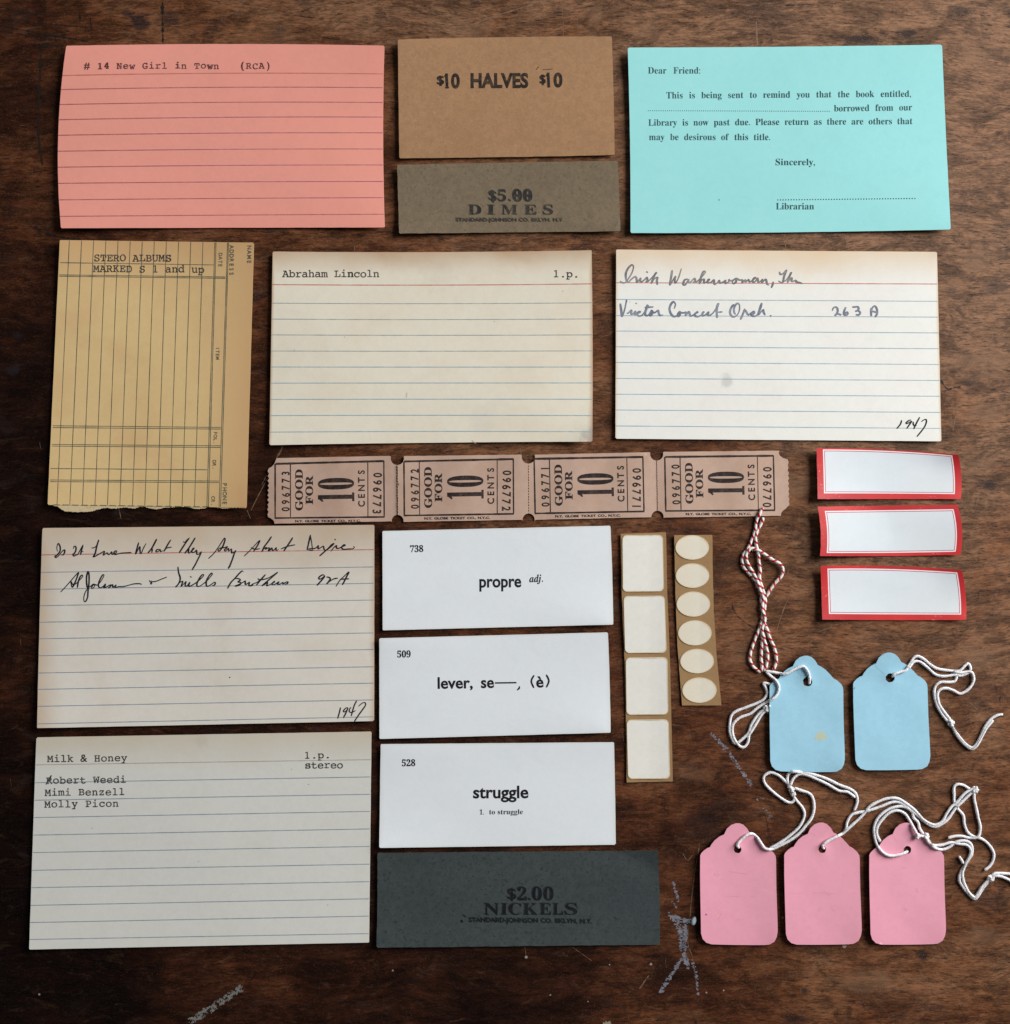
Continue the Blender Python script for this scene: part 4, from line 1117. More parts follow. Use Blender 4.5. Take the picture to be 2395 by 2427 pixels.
for k in range(4):
    out = []
    # left side from bottom to top, then along the top, down the right side, back along the bottom
    if k == 0:
        left = [T1(90, 556), T1(84, 545), T1(66, 532), T1(46, 522)] + bumpy(T1(46, 520), T1(50, 182), 5.5, 1.9, 3) + [T1(52, 178), T1(74, 166), T1(90, 148), T1(98, 128)]
    else:
        cb, rb = bot_n[k-1]; ct, rt = top_n[k-1]
        left = notch(cb, rb, 10, -88) + bumpy((cb[0]+.6, cb[1]-rb), (ct[0]+.6, ct[1]+rt), 3.2, .7, k) + notch(ct, rt, 88, -14)
    if k == 3:
        right = [T2(1752, 70), T2(1760, 86), T2(1780, 102), T2(1815, 112)] + bumpy(T2(1816, 116), T2(1824, 438), 6, 1.6, 9) + [T2(1800, 450), T2(1780, 464), T2(1770, 478)]
    else:
        ct, rt = top_n[k]; cb, rb = bot_n[k]
        right = notch(ct, rt, 194, 92) + bumpy((ct[0]-.6, ct[1]+rt), (cb[0]-.6, cb[1]-rb), 3.2, .7, k+1) + notch(cb, rb, 268, 170)
    t0, t1 = tops[k]; b0, b1 = bots[k]
    mid = lambda a, b, n: [(a[0]+(b[0]-a[0])*q/n + 0, a[1]+(b[1]-a[1])*q/n + random.uniform(-.25, .25)) for q in range(n+1)]
    out = left + mid(t0, t1, 24) + right + mid(b1, b0, 24)
    # drop points closer than half a pixel
    cl = []
    for p in out:
        if not cl or math.dist(cl[-1], p) > 0.5: cl.append(p)
    zf = tk_z(k)
    bx = boxes[k]
    S2 = Sheet(bx)
    torg = at(*S2.px(.5, .5), 0)
    tk = plate('ticket', cl, zf, 0.22, [M_tk], strip, torg, cell=9.0)
    UVp = lambda u, v: S2.px(u, v)
    i = Ink(zf, 0.035)
    tl, tr, br, bl = bx
    i.line(tl, tr, 4.8, 48, .3); i.line((tl[0]-1, tl[1]), (bl[0]-1, bl[1]), 3.4, 24, .3); i.line((bl[0]-2, bl[1]), (br[0]+1, br[1]), 4.0, 48, .3); i.line((tr[0], tr[1]-1), br, 3.0, 10, .3)
    i.line(UVp(.137, 0), UVp(.137, 1), 2.2, 8, .3); i.line(UVp(.852, 0.01), UVp(.850, 1), 2.0, 8, .3)
    i.build('border', K_ticket, tk)
    hpx = math.dist(UVp(0, .5), UVp(1, .5))
    i = Ink(zf, 0.045)
    i.typed(serial[k], 'GB', UVp(.128, .84), UVp(.128, .18), .070*hpx, 0.78, 0.3)
    i.build('serial_number', K_ticket, tk)
    i = Ink(zf, 0.045)
    i.typed(serial[k], 'GB', UVp(.905, .245), UVp(.895, .90), .076*hpx, 0.80, 0.3)
    i.build('serial_number', K_ticket, tk)
    i = Ink(zf, 0.045)
    i.text('GOOD', 'BH', UVp(.25, .868), UVp(.25, .113), .068*hpx)
    i.text('FOR', 'BH', UVp(.344, .757), UVp(.344, .232), .066*hpx)
    i.typed('CENTS', 'GB', UVp(.821, .76), UVp(.821, .19), .060*hpx, 0.95, 0.0)
    i.text('N.Y. GLOBE TICKET CO., N.Y.C.', 'GH', UVp(.18, 1.080), UVp(.783, 1.084), 5.4)
    i.build('printed_text', K_ticket, tk)
    i = Ink(zf, 0.045)
    hv = math.dist(UVp(.5, 0), UVp(.5, 1))
    i.line(UVp(.425, .6275), UVp(.724, .6275), .075*hv, 30); i.line(UVp(.716, .55), UVp(.716, .71), .020*hpx, 6)
    i.add([UVp(.391, .59), UVp(.43, .59), UVp(.43, .66), UVp(.441, .705), UVp(.43, .715), UVp(.405, .672), UVp(.391, .665)], [tuple(range(7))], .001)
    n = 36
    def oval(cu, cv, ru, rv, ex):
        P = []
        for q in range(n):
            t = 2*math.pi*q/n
            c_, s__ = math.cos(t), math.sin(t)
            P.append(UVp(cu+ru*math.copysign(abs(c_)**ex, c_), cv+rv*math.copysign(abs(s__)**ex, s__)))
        return P
    P = oval(.5575, .388, .167, .105, .82) + oval(.5575, .388, .150, .022, .8)
    i.add(P, [(q, (q+1) % n, n+(q+1) % n, n+q) for q in range(n)])
    i.build('denomination', K_ticket, tk)

# ------------------------------------------------------------------ gummed sticker strips
D = F(1440, 1240, 3.02)
M_back = paper('brown_glassine_backing', (0.335, 0.205, 0.098), 0.14, (0.27, 0.155, 0.072), (0, 0, 0, 0), 0.4, (0.24, 0.16, 0.09), 0.35, seed=21)
M_stk = paper('cream_sticker', (0.765, 0.755, 0.70), 0.09, (0.62, 0.50, 0.32), (0, 0, 0, 0), 0.22, seed=22)
M_stk_o = paper('ivory_sticker', (0.715, 0.670, 0.565), 0.09, (0.62, 0.50, 0.32), (0, 0, 0, 0), 0.22, seed=23)
def rrect(c, r, n=6):
    """rounded rectangle from corners TL TR BR BL"""
    out = []
    for k in range(4):
        p, a, b = c[k], c[k-1], c[(k+1) % 4]
        da = math.dist(p, a); db = math.dist(p, b)
        pa = (p[0]+(a[0]-p[0])*r/da, p[1]+(a[1]-p[1])*r/da); pb = (p[0]+(b[0]-p[0])*r/db, p[1]+(b[1]-p[1])*r/db)
        for q in range(n+1):
            t = q/n
            k0, k1, k2 = (1-t)**2*.84+.16*(1-t), 0, 0
            # quadratic corner pulled a little to a true arc
            w = 0.78
            d_ = (1-t)**2 + 2*w*t*(1-t) + t*t
            out.append(tuple(((1-t)**2*pa[m] + 2*w*t*(1-t)*p[m] + t*t*pb[m])/d_ for m in (0, 1)))
    return out
K_rim = ink('gum_yellowed_paper', (0.62, 0.50, 0.31), (0.72, 0.66, 0.54), 0.9, 500)
def sticker_strip(label, outline, stickers, zf, mat, part_label=None):
    cx = sum(p[0] for p in outline)/len(outline); cy = sum(p[1] for p in outline)/len(outline)
    org = at(cx, cy, 0)
    r = empty('sticker_strip', org)
    tag(r, label, 'sticker strip', 'strips of blank gummed stickers')
    plate('backing_paper', outline, zf, 0.10, [M_back], r, org)
    for s_ in stickers:
        c0 = (sum(p[0] for p in s_)/len(s_), sum(p[1] for p in s_)/len(s_))
        zs_ = lambda x, y: zf(x, y)+0.22
        st_ = plate('sticker', s_, zs_, 0.18, [mat], r, at(c0[0], c0[1], 0))
        n_ = len(s_); rim = Ink(zs_, 0.015)
        def inset(p, d): L_ = math.dist(p, c0); return (p[0]+(c0[0]-p[0])*d/L_, p[1]+(c0[1]-p[1])*d/L_)
        wid = [1.6 + 1.6*(mn.noise(Vector((p[0]*.03, p[1]*.03, 6)))+.3) for p in s_]
        rim.add([inset(p, .3) for p in s_] + [inset(p, max(.8, w_)) for p, w_ in zip(s_, wid)], [(q, (q+1) % n_, n_+(q+1) % n_, n_+q) for q in range(n_)])
        rim.build('yellowed_rim', K_rim, st_)
def dens(p, n=8):
    out = []
    for k in range(len(p)):
        a, b = p[k], p[(k+1) % len(p)]
        out += [(a[0]+(b[0]-a[0])*q/n + random.uniform(-.3, .3), a[1]+(b[1]-a[1])*q/n + random.uniform(-.3, .3)) for q in range(n)]
    return out
o1 = dens(D.L(97, 76, 421, 65, 430, 500, 450, 1000, 460, 1450, 470, 1850, 139, 1856, 134, 1450, 125, 1000, 104, 500))
z1 = lambda x, y: 0.50 + 0.006*max(0.0, 1540-x) + 0.22*math.sin((y-1250)/95) + 0.004*max(0.0, x-1560)
sticker_strip('strip of four large square cream stickers on brown backing', o1,
    [rrect(D.L(108, 86, 398, 84, 405, 488, 111, 492), 11), rrect(D.L(116, 522, 411, 519, 425, 928, 127, 931), 11), rrect(D.L(132, 963, 431, 959, 437, 1370, 137, 1374), 11), rrect(D.L(139, 1408, 439, 1405, 450, 1830, 148, 1832), 11)], z1, M_stk)
o2 = dens(D.L(480, 85, 753, 84, 756, 350, 763, 620, 783, 950, 818, 1305, 536, 1306, 520, 1100, 503, 880, 488, 500))
z2 = lambda x, y: 0.45 + 0.006*max(0.0, 1660-x) + 0.22*math.sin((y-1230)/70) + 0.004*max(0.0, x-1690)
def oval2(cx, cy, rx, ry, rot=0.0, n=36):
    out = []
    for q in range(n):
        t = 2*math.pi*q/n
        x, y = rx*math.cos(t), ry*math.sin(t)
        out.append(D(cx+x*math.cos(rot)-y*math.sin(rot), cy+x*math.sin(rot)+y*math.cos(rot)))
    return out
sticker_strip('strip of six small oval ivory stickers on brown backing', o2,
    [oval2(608, 174, 120, 88), oval2(610, 376, 120, 88), oval2(616, 580, 120, 90, -.01), oval2(627, 786, 120, 90, -.02), oval2(643, 988, 121, 88, -.02), oval2(660, 1196, 123, 91, -.02)], z2, M_stk_o)

# ------------------------------------------------------------------ curled red bordered labels
C = F(1900, 1040, 4.2)
def red_mat():
    m, nt, b = new_mat('red_printed_border')
    oc = N(nt, 'ShaderNodeTexCoord').outputs['Object']
    f = tex(nt, oc, 1300, 4, 0.7); g = tex(nt, oc, 90, 2)
    msk = math_node(nt, 'MULTIPLY', remap(nt, f, 0.60, 0.68), remap(nt, g, 0.52, 0.66))
    c = mix(nt, remap(nt, tex(nt, oc, 45, 2), 0.4, 0.7), (0.47, 0.017, 0.022), (0.58, 0.026, 0.026))
    c = mix(nt, math_node(nt, 'MULTIPLY', msk, 0.7), c, (0.80, 0.42, 0.40))
    nt.links.new(c, b.inputs['Base Color'])
    b.inputs['Roughness'].default_value = 0.45
    b.inputs['Specular IOR Level'].default_value = 0.35
    return m
M_red = red_mat()
M_lab = paper('white_label_paper', (0.68, 0.735, 0.78), 0.05, (0.62, 0.62, 0.58), (0.0, 0.0, 0.0, 0.0), 0.25, seed=24)
M_pl = ink('pink_white_line', (0.80, 0.74, 0.76), (0.80, 0.76, 0.78), 0.5)
M_vi = ink('red_hairline', (0.44, 0.05, 0.10), (0.55, 0.20, 0.25), 0.5)
def label_piece(label, outer, inner, bows, lift, zf, seed):
    sh = Sheet(outer, bows, lift, base=0.15, thick=0.10, wave=0.1, seed=seed, zf=zf)
    fr = [sh.uv(*p) for p in inner]
    ul, ur = (fr[0][0]+fr[3][0])/2, (fr[1][0]+fr[2][0])/2
    vt, vb = (fr[0][1]+fr[1][1])/2, (fr[2][1]+fr[3][1])/2
    wu = 1/math.dist(outer[0], outer[1]); wv = 1/math.dist(outer[0], outer[3])
    a = (ul, ul+2.8*wu, ul+4.4*wu, ul+5.2*wu); b = (ur-5.2*wu, ur-4.4*wu, ur-2.8*wu, ur)
    c_ = (vt, vt+2.8*wv, vt+4.4*wv, vt+5.2*wv); d_ = (vb-5.2*wv, vb-4.4*wv, vb-2.8*wv, vb)
    us = sorted(set([0.0, 1.0] + list(a) + list(b) + [k/28 for k in range(1, 28) if not (ul-.01 < k/28 < ul+.03) and not (ur-.03 < k/28 < ur+.01)]))
    vs = sorted(set([0.0, 1.0] + list(c_) + list(d_) + [k/14 for k in range(1, 14) if not (vt-.03 < k/14 < vt+.06) and not (vb-.06 < k/14 < vb+.03)]))
    def fm(u0, u1, v0, v1):
        u, v = (u0+u1)/2, (v0+v1)/2
        if not (a[0] < u < b[3] and c_[0] < v < d_[3]): return 1
        if not (a[1] < u < b[2] and c_[1] < v < d_[2]): return 2
        if not (a[2] < u < b[1] and c_[2] < v < d_[1]): return 3  # the thin inner rule
        return 0
    o = sh.build('gummed_label', None, us=us, vs=vs, fm=fm, mats=[M_lab, M_red, M_pl, M_vi], rag=0.3)
    tag(o, label, 'label', 'blank red bordered labels')
    return o
def curlA(u, v):   # right end springs up along the top
    return 1.7*max(0.0, u-0.78)**1.4*3.0*(1-v)**1.2 + 0.25*(4*u*(1-u))*(1-v)
label_piece('blank red bordered label with its top right corner curling, under the white handwritten card', C.L(153, 93, 1566, 160, 1590, 600, 165, 600), C.L(218, 127, 1490, 152, 1532, 542, 225, 553), (0, 4, -4.5, 0), (2.3, 0.5, 0.4, 0.2), curlA, 31)
def curlB(u, v): return 0.7*(4*v*(1-v))*abs(2*u-1)
label_piece('blank red bordered label bowed at both ends, between two others', C.L(162, 675, 1557, 655, 1585, 1155, 187, 1167), C.L(228, 722, 1505, 697, 1530, 1118, 250, 1140), (4.5, 7.5, 0, 1.5), (2.4, 0.9, 0.2, 0.2), curlB, 32)
label_piece('blank red bordered label lowest of the three, above the blue tags', C.L(193, 1265, 1600, 1308, 1643, 1803, 210, 1800), C.L(262, 1305, 1550, 1325, 1585, 1745, 275, 1748), (0, 4, -4.5, 1), (1.8, 0.6, 0.3, 0.2), curlA, 33)

# ------------------------------------------------------------------ string tags
_TPL = [(112, 440), (122, 415), (150, 385), (185, 360), (218, 347), (235, 315), (270, 270), (320, 230), (375, 205), (384, 185), (405, 140), (450, 101), (500, 83), (545, 82), (590, 98), (630, 135), (655, 175), (663, 190),
        (700, 207), (750, 240), (810, 300), (850, 345), (890, 365), (935, 405), (957, 440), (963, 480), (966, 600), (972, 800), (984, 1030), (993, 1200), (995, 1270), (985, 1330), (960, 1382), (905, 1414), (850, 1421), (700, 1425), (500, 1428), (340, 1428), (260, 1427), (200, 1411), (157, 1370), (138, 1310), (130, 1100), (122, 900), (114, 650)]
def tpl(quad):
    sh = Sheet(quad)
    out = []
    for x, y in _TPL:
        v = (y-82)/1346.0
        u = (x-(105+30*v))/(855+8*v)
        out.append(sh.px(u, v))
    # round the cut, keeping the scallop cusps
    res = []
    n = len(out)
    for k in range(n):
        a, b = out[k], out[(k+1) % n]
        m = max(1, int(math.dist(a, b)/5))
        for q in range(m): res.append((a[0]+(b[0]-a[0])*q/m, a[1]+(b[1]-a[1])*q/m))
    return res, sh

def inside(p, poly):
    x, y = p; c = False; n = len(poly)
    for k in range(n):
        (x0, y0), (x1, y1) = poly[k], poly[k-1]
        if (y0 > y) != (y1 > y) and x < (x1-x0)*(y-y0)/(y1-y0)+x0: c = not c
    return c
PIECES = []     # (polygon, hole, height function) of every tag, for the strings that lie across them
for k in range(4):
    tb = [tops[k][0], tops[k][1], bots[k][1], bots[k][0]]
    PIECES.append((tb, None, tk_z(k)))

def ground(x, y):
    z = 0.0
    for poly, hole, zf in PIECES:
        if hole and math.dist((x, y), hole[0]) < hole[1]*0.9: continue
        if inside((x, y), poly): z = max(z, zf(x, y))
    return z

PXM = (at(W/2+1, H/2)-at(W/2, H/2)).length     # metres per grid pixel
def yarn(name, strands, r, mat, parent, turn, lobes, depth, fuzz=0.0, seed=0, rise=None):
    """Twisted string laid along the strands (grid pixels), resting on whatever lies under it."""
    V, Fc, UV = [], [], []
    rnd = random.Random(seed)
    R = r*PXM
    SEG = 14
    for si, st in enumerate(strands):
        lay = (rise[si] if rise else 0.0)
        c = spline(st, 1.5)
        zs = [ground(x, y) for x, y in c]
        m = len(c)
        sm = []
        for k in range(m):
            a, b = max(0, k-5), min(m, k+6)
            sm.append(sum(zs[a:b])/(b-a))
        zs = [max(sm[k], zs[k]*0.85) for k in range(m)]
        pts = [at(x, y, (zs[k]*MM + R*(1.0 + lay + 0.22*(mn.noise(Vector((k*0.04, si*3.3, seed)))+0.5)))) for k, (x, y) in enumerate(c)]
        L = 0.0; b0 = len(V)
        ph = rnd.uniform(0, 6)
        for k, p in enumerate(pts):
            t = (pts[min(m-1, k+1)] - pts[max(0, k-1)]).normalized()
            side = t.cross(Vector((0, 0, 1))).normalized(); up = side.cross(t)
            if k: L += (p-pts[k-1]).length
            tn = L/(turn*PXM) + ph
            rr = R*(1 + 0.16*mn.noise(Vector((k*0.09, si, seed+3))) + 0.10*mn.noise(Vector((k*0.4, si, seed+9))))
            if k < 2 or k > m-3: rr *= 0.75
            for q in range(SEG):
                a = 2*math.pi*q/SEG
                f = 1 + depth*(abs(math.cos(lobes/2*(a - 2*math.pi*tn/lobes*1.0)))-0.6)
                V.append(p + (side*math.cos(a) + up*math.sin(a))*rr*f)
                UV.append((tn, q/SEG))
            if k:
                for q in range(SEG):
                    A_, B_ = b0+(k-1)*SEG+q, b0+(k-1)*SEG+(q+1) % SEG
                    Fc.append((A_, B_, B_+SEG, A_+SEG))
        Fc.append(tuple(b0+q for q in range(SEG-1, -1, -1))); Fc.append(tuple(b0+(m-1)*SEG+q for q in range(SEG)))
        # loose fibres
        for _ in range(int(m*fuzz)):
            k = rnd.randrange(1, m-1)
            p = pts[k]; t = (pts[k+1]-pts[k-1]).normalized()
            side = t.cross(Vector((0, 0, 1))).normalized(); up = side.cross(t)
            a = rnd.uniform(-0.3, math.pi+.3)
            d = side*math.cos(a) + up*math.sin(a)
            q0 = p + d*R*0.9
            L1 = R*rnd.uniform(0.3, 1.25)
            q1 = q0 + (d*0.6 + t*rnd.uniform(-1, 1)).normalized()*L1
            q2 = q1 + (d*0.2 + t*rnd.uniform(-1, 1) + side*rnd.uniform(-.6, .6)).normalized()*L1*0.8
            wd = t.cross(d).normalized()*R*0.035 + t*R*0.035
            n0 = len(V)
            V += [q0-wd, q0+wd, q1-wd*.8, q1+wd*.8, q2]
            UV += [(0.5, 0.5)]*5
            Fc += [(n0, n0+1, n0+3, n0+2), (n0+2, n0+3, n0+4)]
    me_o = mesh_obj(name, V, Fc, mat, parent, parent_world(parent) if parent else at(*strands[0][len(strands[0])//2], 0), None, None, True)
    lay_ = me_o.data.uv_layers.new(name='UVMap')
    for poly in me_o.data.polygons:
        vv = [UV[v] for v in poly.vertices]
        wrap = max(q[1] for q in vv) - min(q[1] for q in vv) > 0.5
        for li, q in zip(poly.loop_indices, vv):
            lay_.data[li].uv = (q[0], q[1] + (1.0 if wrap and q[1] < 0.5 else 0.0))
    return me_o

M_cot = cotton_mat()
def knot(c, r, parent, seed, n=3):
    """a small overhand knot: tight figure-of-eight turns of the same string"""
    rnd = random.Random(seed)
    a0 = rnd.uniform(0, math.pi)
    strands = []
    for k in range(n):
        a = a0 + k*1.15 + rnd.uniform(-.2, .2)
        L_, W_ = r*0.85, r*0.30
        pts = []
        for q in range(7):
            t = -1 + q/3.0
            x, y = L_*t*0.9, W_*math.sin(t*math.pi)
            pts.append((c[0]+x*math.cos(a)-y*math.sin(a), c[1]+x*math.sin(a)+y*math.cos(a)))
        strands.append(pts)
    return yarn('knot', strands, min(3.3, r*0.52), M_cot, parent, 5.5, 3, 0.16, 2.0, seed, [0.1+0.5*k for k in range(n)])

M_blue = paper('sky_blue_card', (0.335, 0.60, 0.75), 0.10, (0.30, 0.55, 0.70), (0, 0, 0, 0), 0.3, coarse=0.15, seed=25)
M_pink = paper('rose_pink_card', (0.795, 0.355, 0.455), 0.09, (0.76, 0.30, 0.39), (0, 0, 0, 0), 0.3, coarse=0.1, seed=26)
K_pk = ink('faint_rubbed_pencil', (0.66, 0.30, 0.375), (0.79, 0.38, 0.46), 0.9, 700)
K_pk2 = ink('magenta_dot', (0.48, 0.05, 0.30), (0.55, 0.1, 0.35), 0.3)
K_bl = ink('blue_card_crease', (0.25, 0.47, 0.60), (0.30, 0.52, 0.64), 0.5)
G_TAG = 'merchandise tags with cotton strings'
def make_tag(label, quad, hole, mat, strands, knots, rise, creases, seed, crease_mat, lift=1.4):
    poly, sh = tpl(quad)
    org = at(*sh.px(.5, .6), 0)
    root = empty('price_tag', org)
    tag(root, label, 'price tag', G_TAG)
    rr = random.Random(seed)
    lobe, cup, twist, cr = rr.uniform(.5, 1.5), rr.uniform(.1, .7), rr.uniform(-.5, .5), rr.uniform(.2, 1.0)
    def zf(x, y):
        u, v = sh.uv(x, y)
        d = math.dist((x, y), hole[0])/hole[1]
        z = 0.50 + lift*(1-u)*0.75 + cup*(2*u-1)**2 + twist*(u-.5)*(v-.5)
        if v < .24: z += lobe*((.24-v)/.24)**1.4
        z += 0.32*math.exp(-(d/1.7)**2) + cr*max(0.0, 1-2.2*math.hypot(u-1, v-1))**2 + 0.09*math.sin(u*7+seed)*math.sin(v*9)
        return max(0.45, z)
    loop = [(hole[0][0] + hole[1]*(1+rr.uniform(-.07, .07))*math.cos(t), hole[0][1] + hole[1]*(1+rr.uniform(-.07, .07))*math.sin(t)) for t in [2*math.pi*q/18 for q in range(18)]]
    tc = plate('tag_card', poly, zf, 0.42, [mat], root, org, [loop[::-1]])
    PIECES.append((poly, hole, zf))
    if creases:
        i = Ink(zf, 0.02)
        for w_, pts in creases: i.stroke(pts, w_, 0, .2)
        i.build('crease', crease_mat, tc)
    st = yarn('string', strands, 3.15, M_cot, root, 5.2, 3, 0.15, 2.2, seed, rise)
    for (c, r) in knots: knot(c, r*1.25, st, seed+int(c[0]))
    return root, tc, zf

R6 = F(1740, 1530, 5.96); R4 = F(1700, 1520, 7.155); R3 = F(1690, 1800, 5.154); R2 = F(1960, 1850, 4.384); R1 = F(2250, 1860, 6.44)
# all five cards first need to be known to the strings lying over them, so the outlines are registered in order
QB1 = R6.L(510, 145, 1553, 145, 1570, 1802, 510, 1776); QB2 = R7.L(105, 82, 960, 82, 998, 1428, 135, 1428)
P0 = F(1640, 1800, 2.526)
QP1 = P0.L(52, 384, 508, 384, 516, 1118, 54, 1107); QP2 = P0.L(553, 380, 1008, 380, 1020, 1112, 563, 1110); QP3 = P0.L(1064, 381, 1514, 381, 1524, 1111, 1070, 1110)

t1, tc1, zf1 = make_tag('sky blue tag with a yellow glue spot and string looped to its left', QB1, (R6(1043, 513), 11.2), M_blue,
    [R6.L(1066, 545, 1072, 470, 1050, 370, 990, 296, 930, 305, 850, 340, 730, 400, 640, 392, 540, 372, 462, 372) + R6.L(520, 430, 590, 490, 636, 570, 630, 650, 590, 720) + R4.L(940, 980, 800, 1055, 680, 1135, 560, 1230, 400, 1290, 310, 1360, 265, 1440, 268, 1580, 320, 1700, 400, 1788, 470, 1788, 530, 1700, 545, 1590, 610, 1490, 700, 1340, 770, 1225, 830, 1180),
     R4.L(830, 1140, 700, 1240, 590, 1400, 560, 1480, 530, 1560, 450, 1640, 350, 1722, 290, 1720, 222, 1560, 215, 1420, 245, 1260, 330, 1185, 470, 1130, 640, 1065, 770, 1000, 830, 930, 850, 870, 822, 780, 790, 715, 850, 712, 905, 735)],
    [(R4(840, 1140), 7.5), (R4(868, 1105), 4.5)], [0.3, 0.0], [(1.2, R6.L(880, 300, 900, 360, 960, 440))], 41, K_bl)
i = Ink(zf1, 0.02); cc = R6(1232, 1280)
i.add([(cc[0] + 14.5*math.cos(t)*(1+.13*math.sin(3*t+.6)), cc[1] + 11*math.sin(t)*(1+.12*math.cos(5*t))) for t in [2*math.pi*q/28 for q in range(28)]], [tuple(range(27, -1, -1))])
i.build('glue_spot', ink('yellow_glue', (0.48, 0.50, 0.30), (0.42, 0.60, 0.62), 0.7, 420, 0.35), tc1)

t2, tc2, zf2 = make_tag('clean sky blue tag with string trailing to its right', QB2, (R7(535, 372), 10.6), M_blue,
    [R7.L(558, 360, 580, 330, 650, 302, 715, 282, 755, 220, 795, 150, 850, 122, 925, 160, 1000, 222, 1080, 266, 1200, 285, 1320, 292, 1385, 235, 1430, 208, 1455, 265, 1425, 312, 1340, 345, 1280, 335, 1150, 352, 1050, 330, 960, 250, 870, 185, 800, 190, 745, 262),
     R7.L(1260, 298, 1340, 310, 1440, 300, 1480, 325, 1490, 400, 1440, 490, 1340, 550, 1255, 512, 1180, 490, 1112, 502, 1076, 560, 1092, 660, 1145, 750, 1225, 850),
     R7.L(1300, 345, 1275, 405, 1210, 420, 1112, 420, 1052, 470, 1040, 560, 1070, 680, 1130, 790, 1205, 880),
     R7.L(1225, 905, 1300, 1010, 1380, 1110, 1460, 1168, 1512, 1142, 1570, 1040, 1620, 930, 1690, 840, 1760, 800, 1822, 788),
     R7.L(1245, 930, 1310, 1045, 1400, 1145, 1470, 1182, 1530, 1140, 1590, 1030, 1640, 940, 1712, 855)],
    [(R7(1232, 890), 8.0)], [0.0, 0.5, 0.1, 0.0, 0.15], [(1.2, R7.L(350, 205, 400, 270, 470, 330))], 42, K_bl)

t3, tc3, zf3 = make_tag('rose pink tag with a magenta dot, leftmost of the pink row', QP1, (P0(276, 541), 8.8), M_pink,
    [R3.L(322, 1082, 302, 1045, 340, 990, 410, 930, 480, 908, 540, 950, 590, 1022, 640, 1088, 720, 1097, 830, 1050, 950, 985, 1050, 910, 1130, 820, 1210, 710, 1240, 590, 1222, 470, 1172, 410, 1080, 380, 1000, 348),
     R3.L(700, 1088, 820, 1020, 930, 940, 1050, 832, 1112, 720, 1120, 650, 1090, 580, 1030, 510, 990, 455),
     R3.L(960, 345, 880, 260, 800, 192, 710, 160, 642, 190, 620, 240, 650, 312, 730, 392, 830, 470, 930, 527, 985, 512, 992, 478),
     R3.L(935, 355, 912, 260, 925, 182, 980, 150, 1100, 160, 1260, 192, 1400, 240, 1550, 312, 1680, 362, 1750, 420, 1768, 500, 1748, 580, 1725, 622),
     R3.L(950, 315, 982, 240, 1040, 187, 1120, 182, 1250, 232, 1400, 302, 1540, 382, 1640, 396, 1700, 432, 1738, 465)],
    [(R3(965, 370), 6.5), (R3(985, 425), 5.5)], [0.3, 0.0, 0.1, 0.2, 0.5], [], 43, K_pk)
i = Ink(zf3, 0.02)
for s_ in ((130, 690, 160, 680, 158, 700, 135, 690), (135, 720, 160, 712), (200, 818, 290, 822), (350, 820, 375, 822), (160, 960, 178, 925), (260, 962, 320, 958), (380, 628, 398, 625), (225, 672, 330, 686), (180, 715, 190, 720)):
    i.stroke(P0.L(*s_), 1.6)
i.build('rubbed_pencil', K_pk, tc3)
Ink(zf3, 0.02).dot(P0(87, 930), 2.2).build('ink_dot', K_pk2, tc3)
t4, tc4, zf4 = make_tag('rose pink tag in the middle of the pink row', QP2, (P0(783, 540), 9.0), M_pink,
    [R3.L(1362, 1092, 1344, 1055, 1400, 1002, 1500, 950, 1580, 910) + R2.L(200, 522, 280, 450, 350, 385, 405, 325, 450, 268, 540, 218, 640, 186, 740, 188, 830, 240, 920, 312, 1000, 402, 1080, 450, 1140, 460, 1205, 420, 1250, 340, 1300, 270, 1350, 232, 1430, 140, 1500, 95, 1548, 82),
     R2.L(175, 540, 202, 500, 215, 430, 260, 358, 340, 332, 440, 312, 560, 272, 680, 226, 770, 232, 850, 292, 950, 365, 1030, 435, 1110, 478, 1180, 462, 1262, 400, 1340, 290, 1420, 210, 1500, 132, 1542, 95),
     R2.L(1535, 135, 1535, 190, 1550, 262, 1575, 380, 1597, 480, 1588, 560, 1558, 592, 1480, 595, 1400, 578, 1330, 580, 1262, 597),
     R2.L(1520, 110, 1470, 78, 1420, 48, 1360, 40, 1325, 72, 1325, 150, 1328, 225, 1365, 295, 1420, 362, 1432, 450, 1462, 530, 1522, 580, 1600, 602, 1662, 642, 1712, 702, 1740, 770, 1722, 850, 1682, 902, 1640, 932)],
    [(R2(1545, 95), 7.6)], [0.5, 0.2, 0.2, 0.0], [(1.1, R3.L(1175, 900, 1230, 912, 1270, 955))], 44, K_pk)
i = Ink(zf4, 0.02)
for s_ in ((590, 800, 640, 803, 690, 798), (720, 798, 780, 800, 860, 806), (960, 800, 1000, 800), (760, 915, 778, 880), (835, 885, 858, 910), (900, 690, 915, 695), (790, 785, 830, 820)):
    i.stroke(P0.L(*s_), 1.5)
i.build('rubbed_pencil', K_pk, tc4)
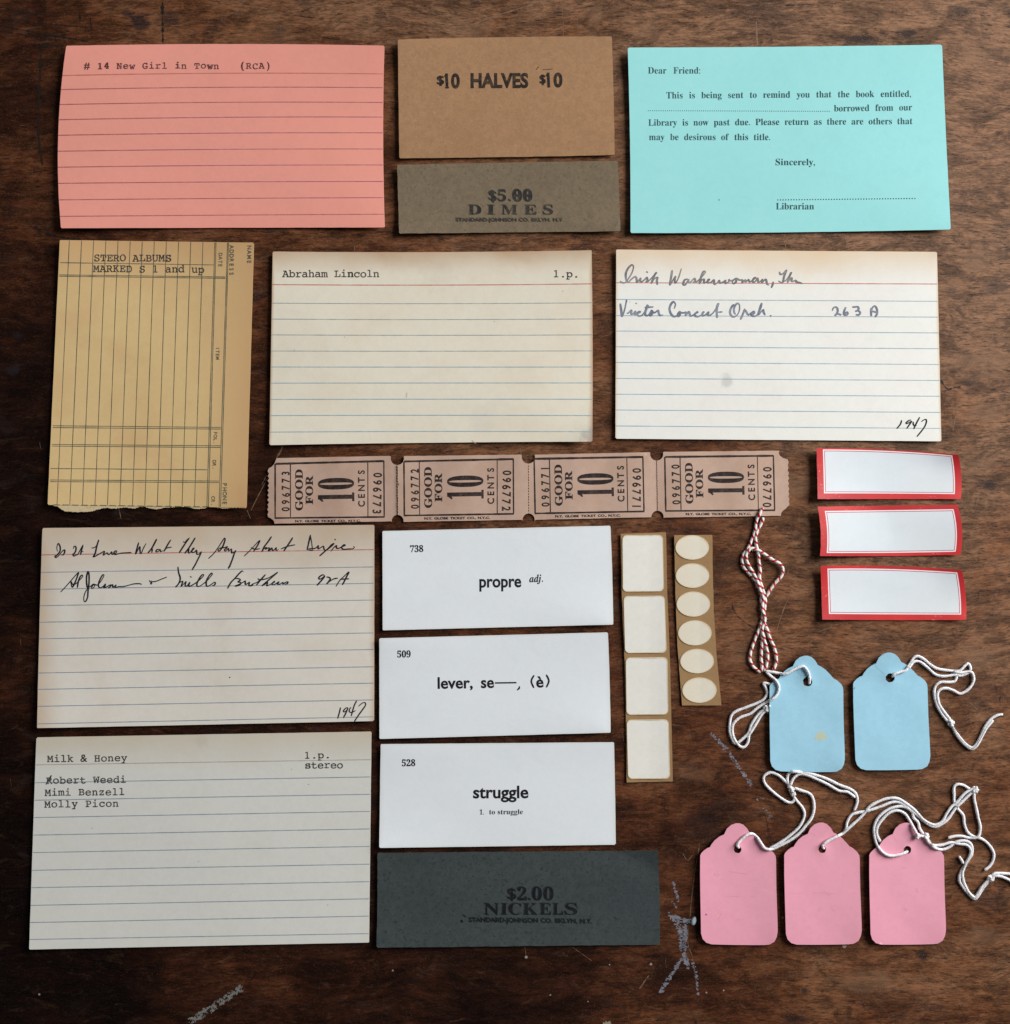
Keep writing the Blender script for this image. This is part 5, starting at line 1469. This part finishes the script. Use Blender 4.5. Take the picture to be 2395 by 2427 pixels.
t5, tc5, zf5 = make_tag('rose pink tag with string circling its scalloped top, rightmost of the pink row', QP3, (P0(1293, 543), 9.2), M_pink,
    [R2.L(842, 738, 760, 770, 660, 782, 590, 750, 530, 680, 502, 600, 492, 500, 520, 410, 580, 342, 660, 292, 760, 268, 840, 285, 890, 330, 905, 385, 950, 432, 968, 500, 1012, 562),
     R2.L(562, 640, 522, 560, 530, 480, 590, 392, 660, 332, 740, 313, 812, 345, 860, 412, 910, 502, 940, 562),
     R2.L(940, 575, 1000, 580, 1045, 602, 1082, 662, 1130, 702, 1200, 718, 1270, 695, 1340, 642, 1420, 625, 1482, 642, 1512, 692, 1507, 770, 1470, 830, 1430, 892, 1390, 962, 1380, 1040, 1420, 1112) + R1.L(260, 1620, 340, 1712, 400, 1742, 450, 1692, 512, 1590, 570, 1512, 622, 1440),
     R2.L(1030, 590, 1065, 648, 1110, 672, 1200, 670, 1290, 645, 1380, 660, 1460, 672, 1498, 722, 1490, 780, 1440, 882, 1412, 962, 1425, 1050, 1455, 1120) + R1.L(300, 1640, 345, 1690, 400, 1722, 440, 1668, 500, 1570, 560, 1500, 610, 1450),
     R2.L(1378, 790, 1400, 822, 1420, 862),
     R1.L(640, 1430, 690, 1362, 780, 1352, 934, 1362, 1020, 1385), R1.L(650, 1440, 690, 1392, 800, 1402, 934, 1462, 1010, 1520)],
    [(R2(945, 578), 6.2), (R2(1035, 578), 6.8), (R1(640, 1430), 7.8)], [0.2, 0.5, 0.0, 0.4, 0.2, 0.1, 0.4], [(1.1, R2.L(690, 570, 715, 615, 750, 650))], 45, K_pk)
i = Ink(zf5, 0.02)
for s_ in ((1255, 640, 1275, 655, 1290, 640), (1400, 690, 1415, 705), (1270, 885, 1290, 910), (1085, 800, 1105, 802), (1345, 770, 1355, 800), (1205, 680, 1225, 665)):
    i.stroke(P0.L(*s_), 1.4)
i.build('rubbed_pencil', K_pk, tc5)

# ------------------------------------------------------------------ red and white twine
B = F(1700, 1180, 4.2)
tw = yarn('bakers_twine',
    [B.L(455, 100, 425, 160, 395, 222, 385, 290, 372, 350, 345, 420, 310, 500, 265, 560, 250, 622, 272, 700, 330, 762, 380, 822, 415, 900, 440, 962, 442, 1050, 455, 1150, 440, 1252, 410, 1330, 370, 1430, 335, 1540, 330, 1620, 370, 1690, 432, 1738),
     B.L(462, 195, 440, 260, 410, 312, 385, 390, 395, 480, 412, 560, 420, 650, 430, 722, 425, 802, 445, 880, 472, 960, 482, 1040, 470, 1130, 462, 1222, 500, 1312, 530, 1402, 570, 1492, 590, 1580, 588, 1650, 558, 1712),
     B.L(490, 985, 532, 912, 582, 842, 640, 782, 657, 720, 632, 662, 560, 620, 490, 572, 420, 527, 350, 503, 310, 530, 290, 582, 310, 660, 352, 732, 400, 822, 432, 922, 462, 1002, 450, 1102, 478, 1202, 450, 1312, 467, 1392, 490, 1482, 506, 1570, 495, 1660, 468, 1722),
     B.L(432, 1250, 440, 1310, 452, 1400, 445, 1500, 440, 1602, 450, 1680, 440, 1732)],
    3.7, twine_mat(), None, 18.0, 1, 0.14, 1.2, 46, [0.0, 0.35, 0.9, 0.3])
tag(tw, 'loosely looped bundle of red and white twine below the ticket strip', 'twine')
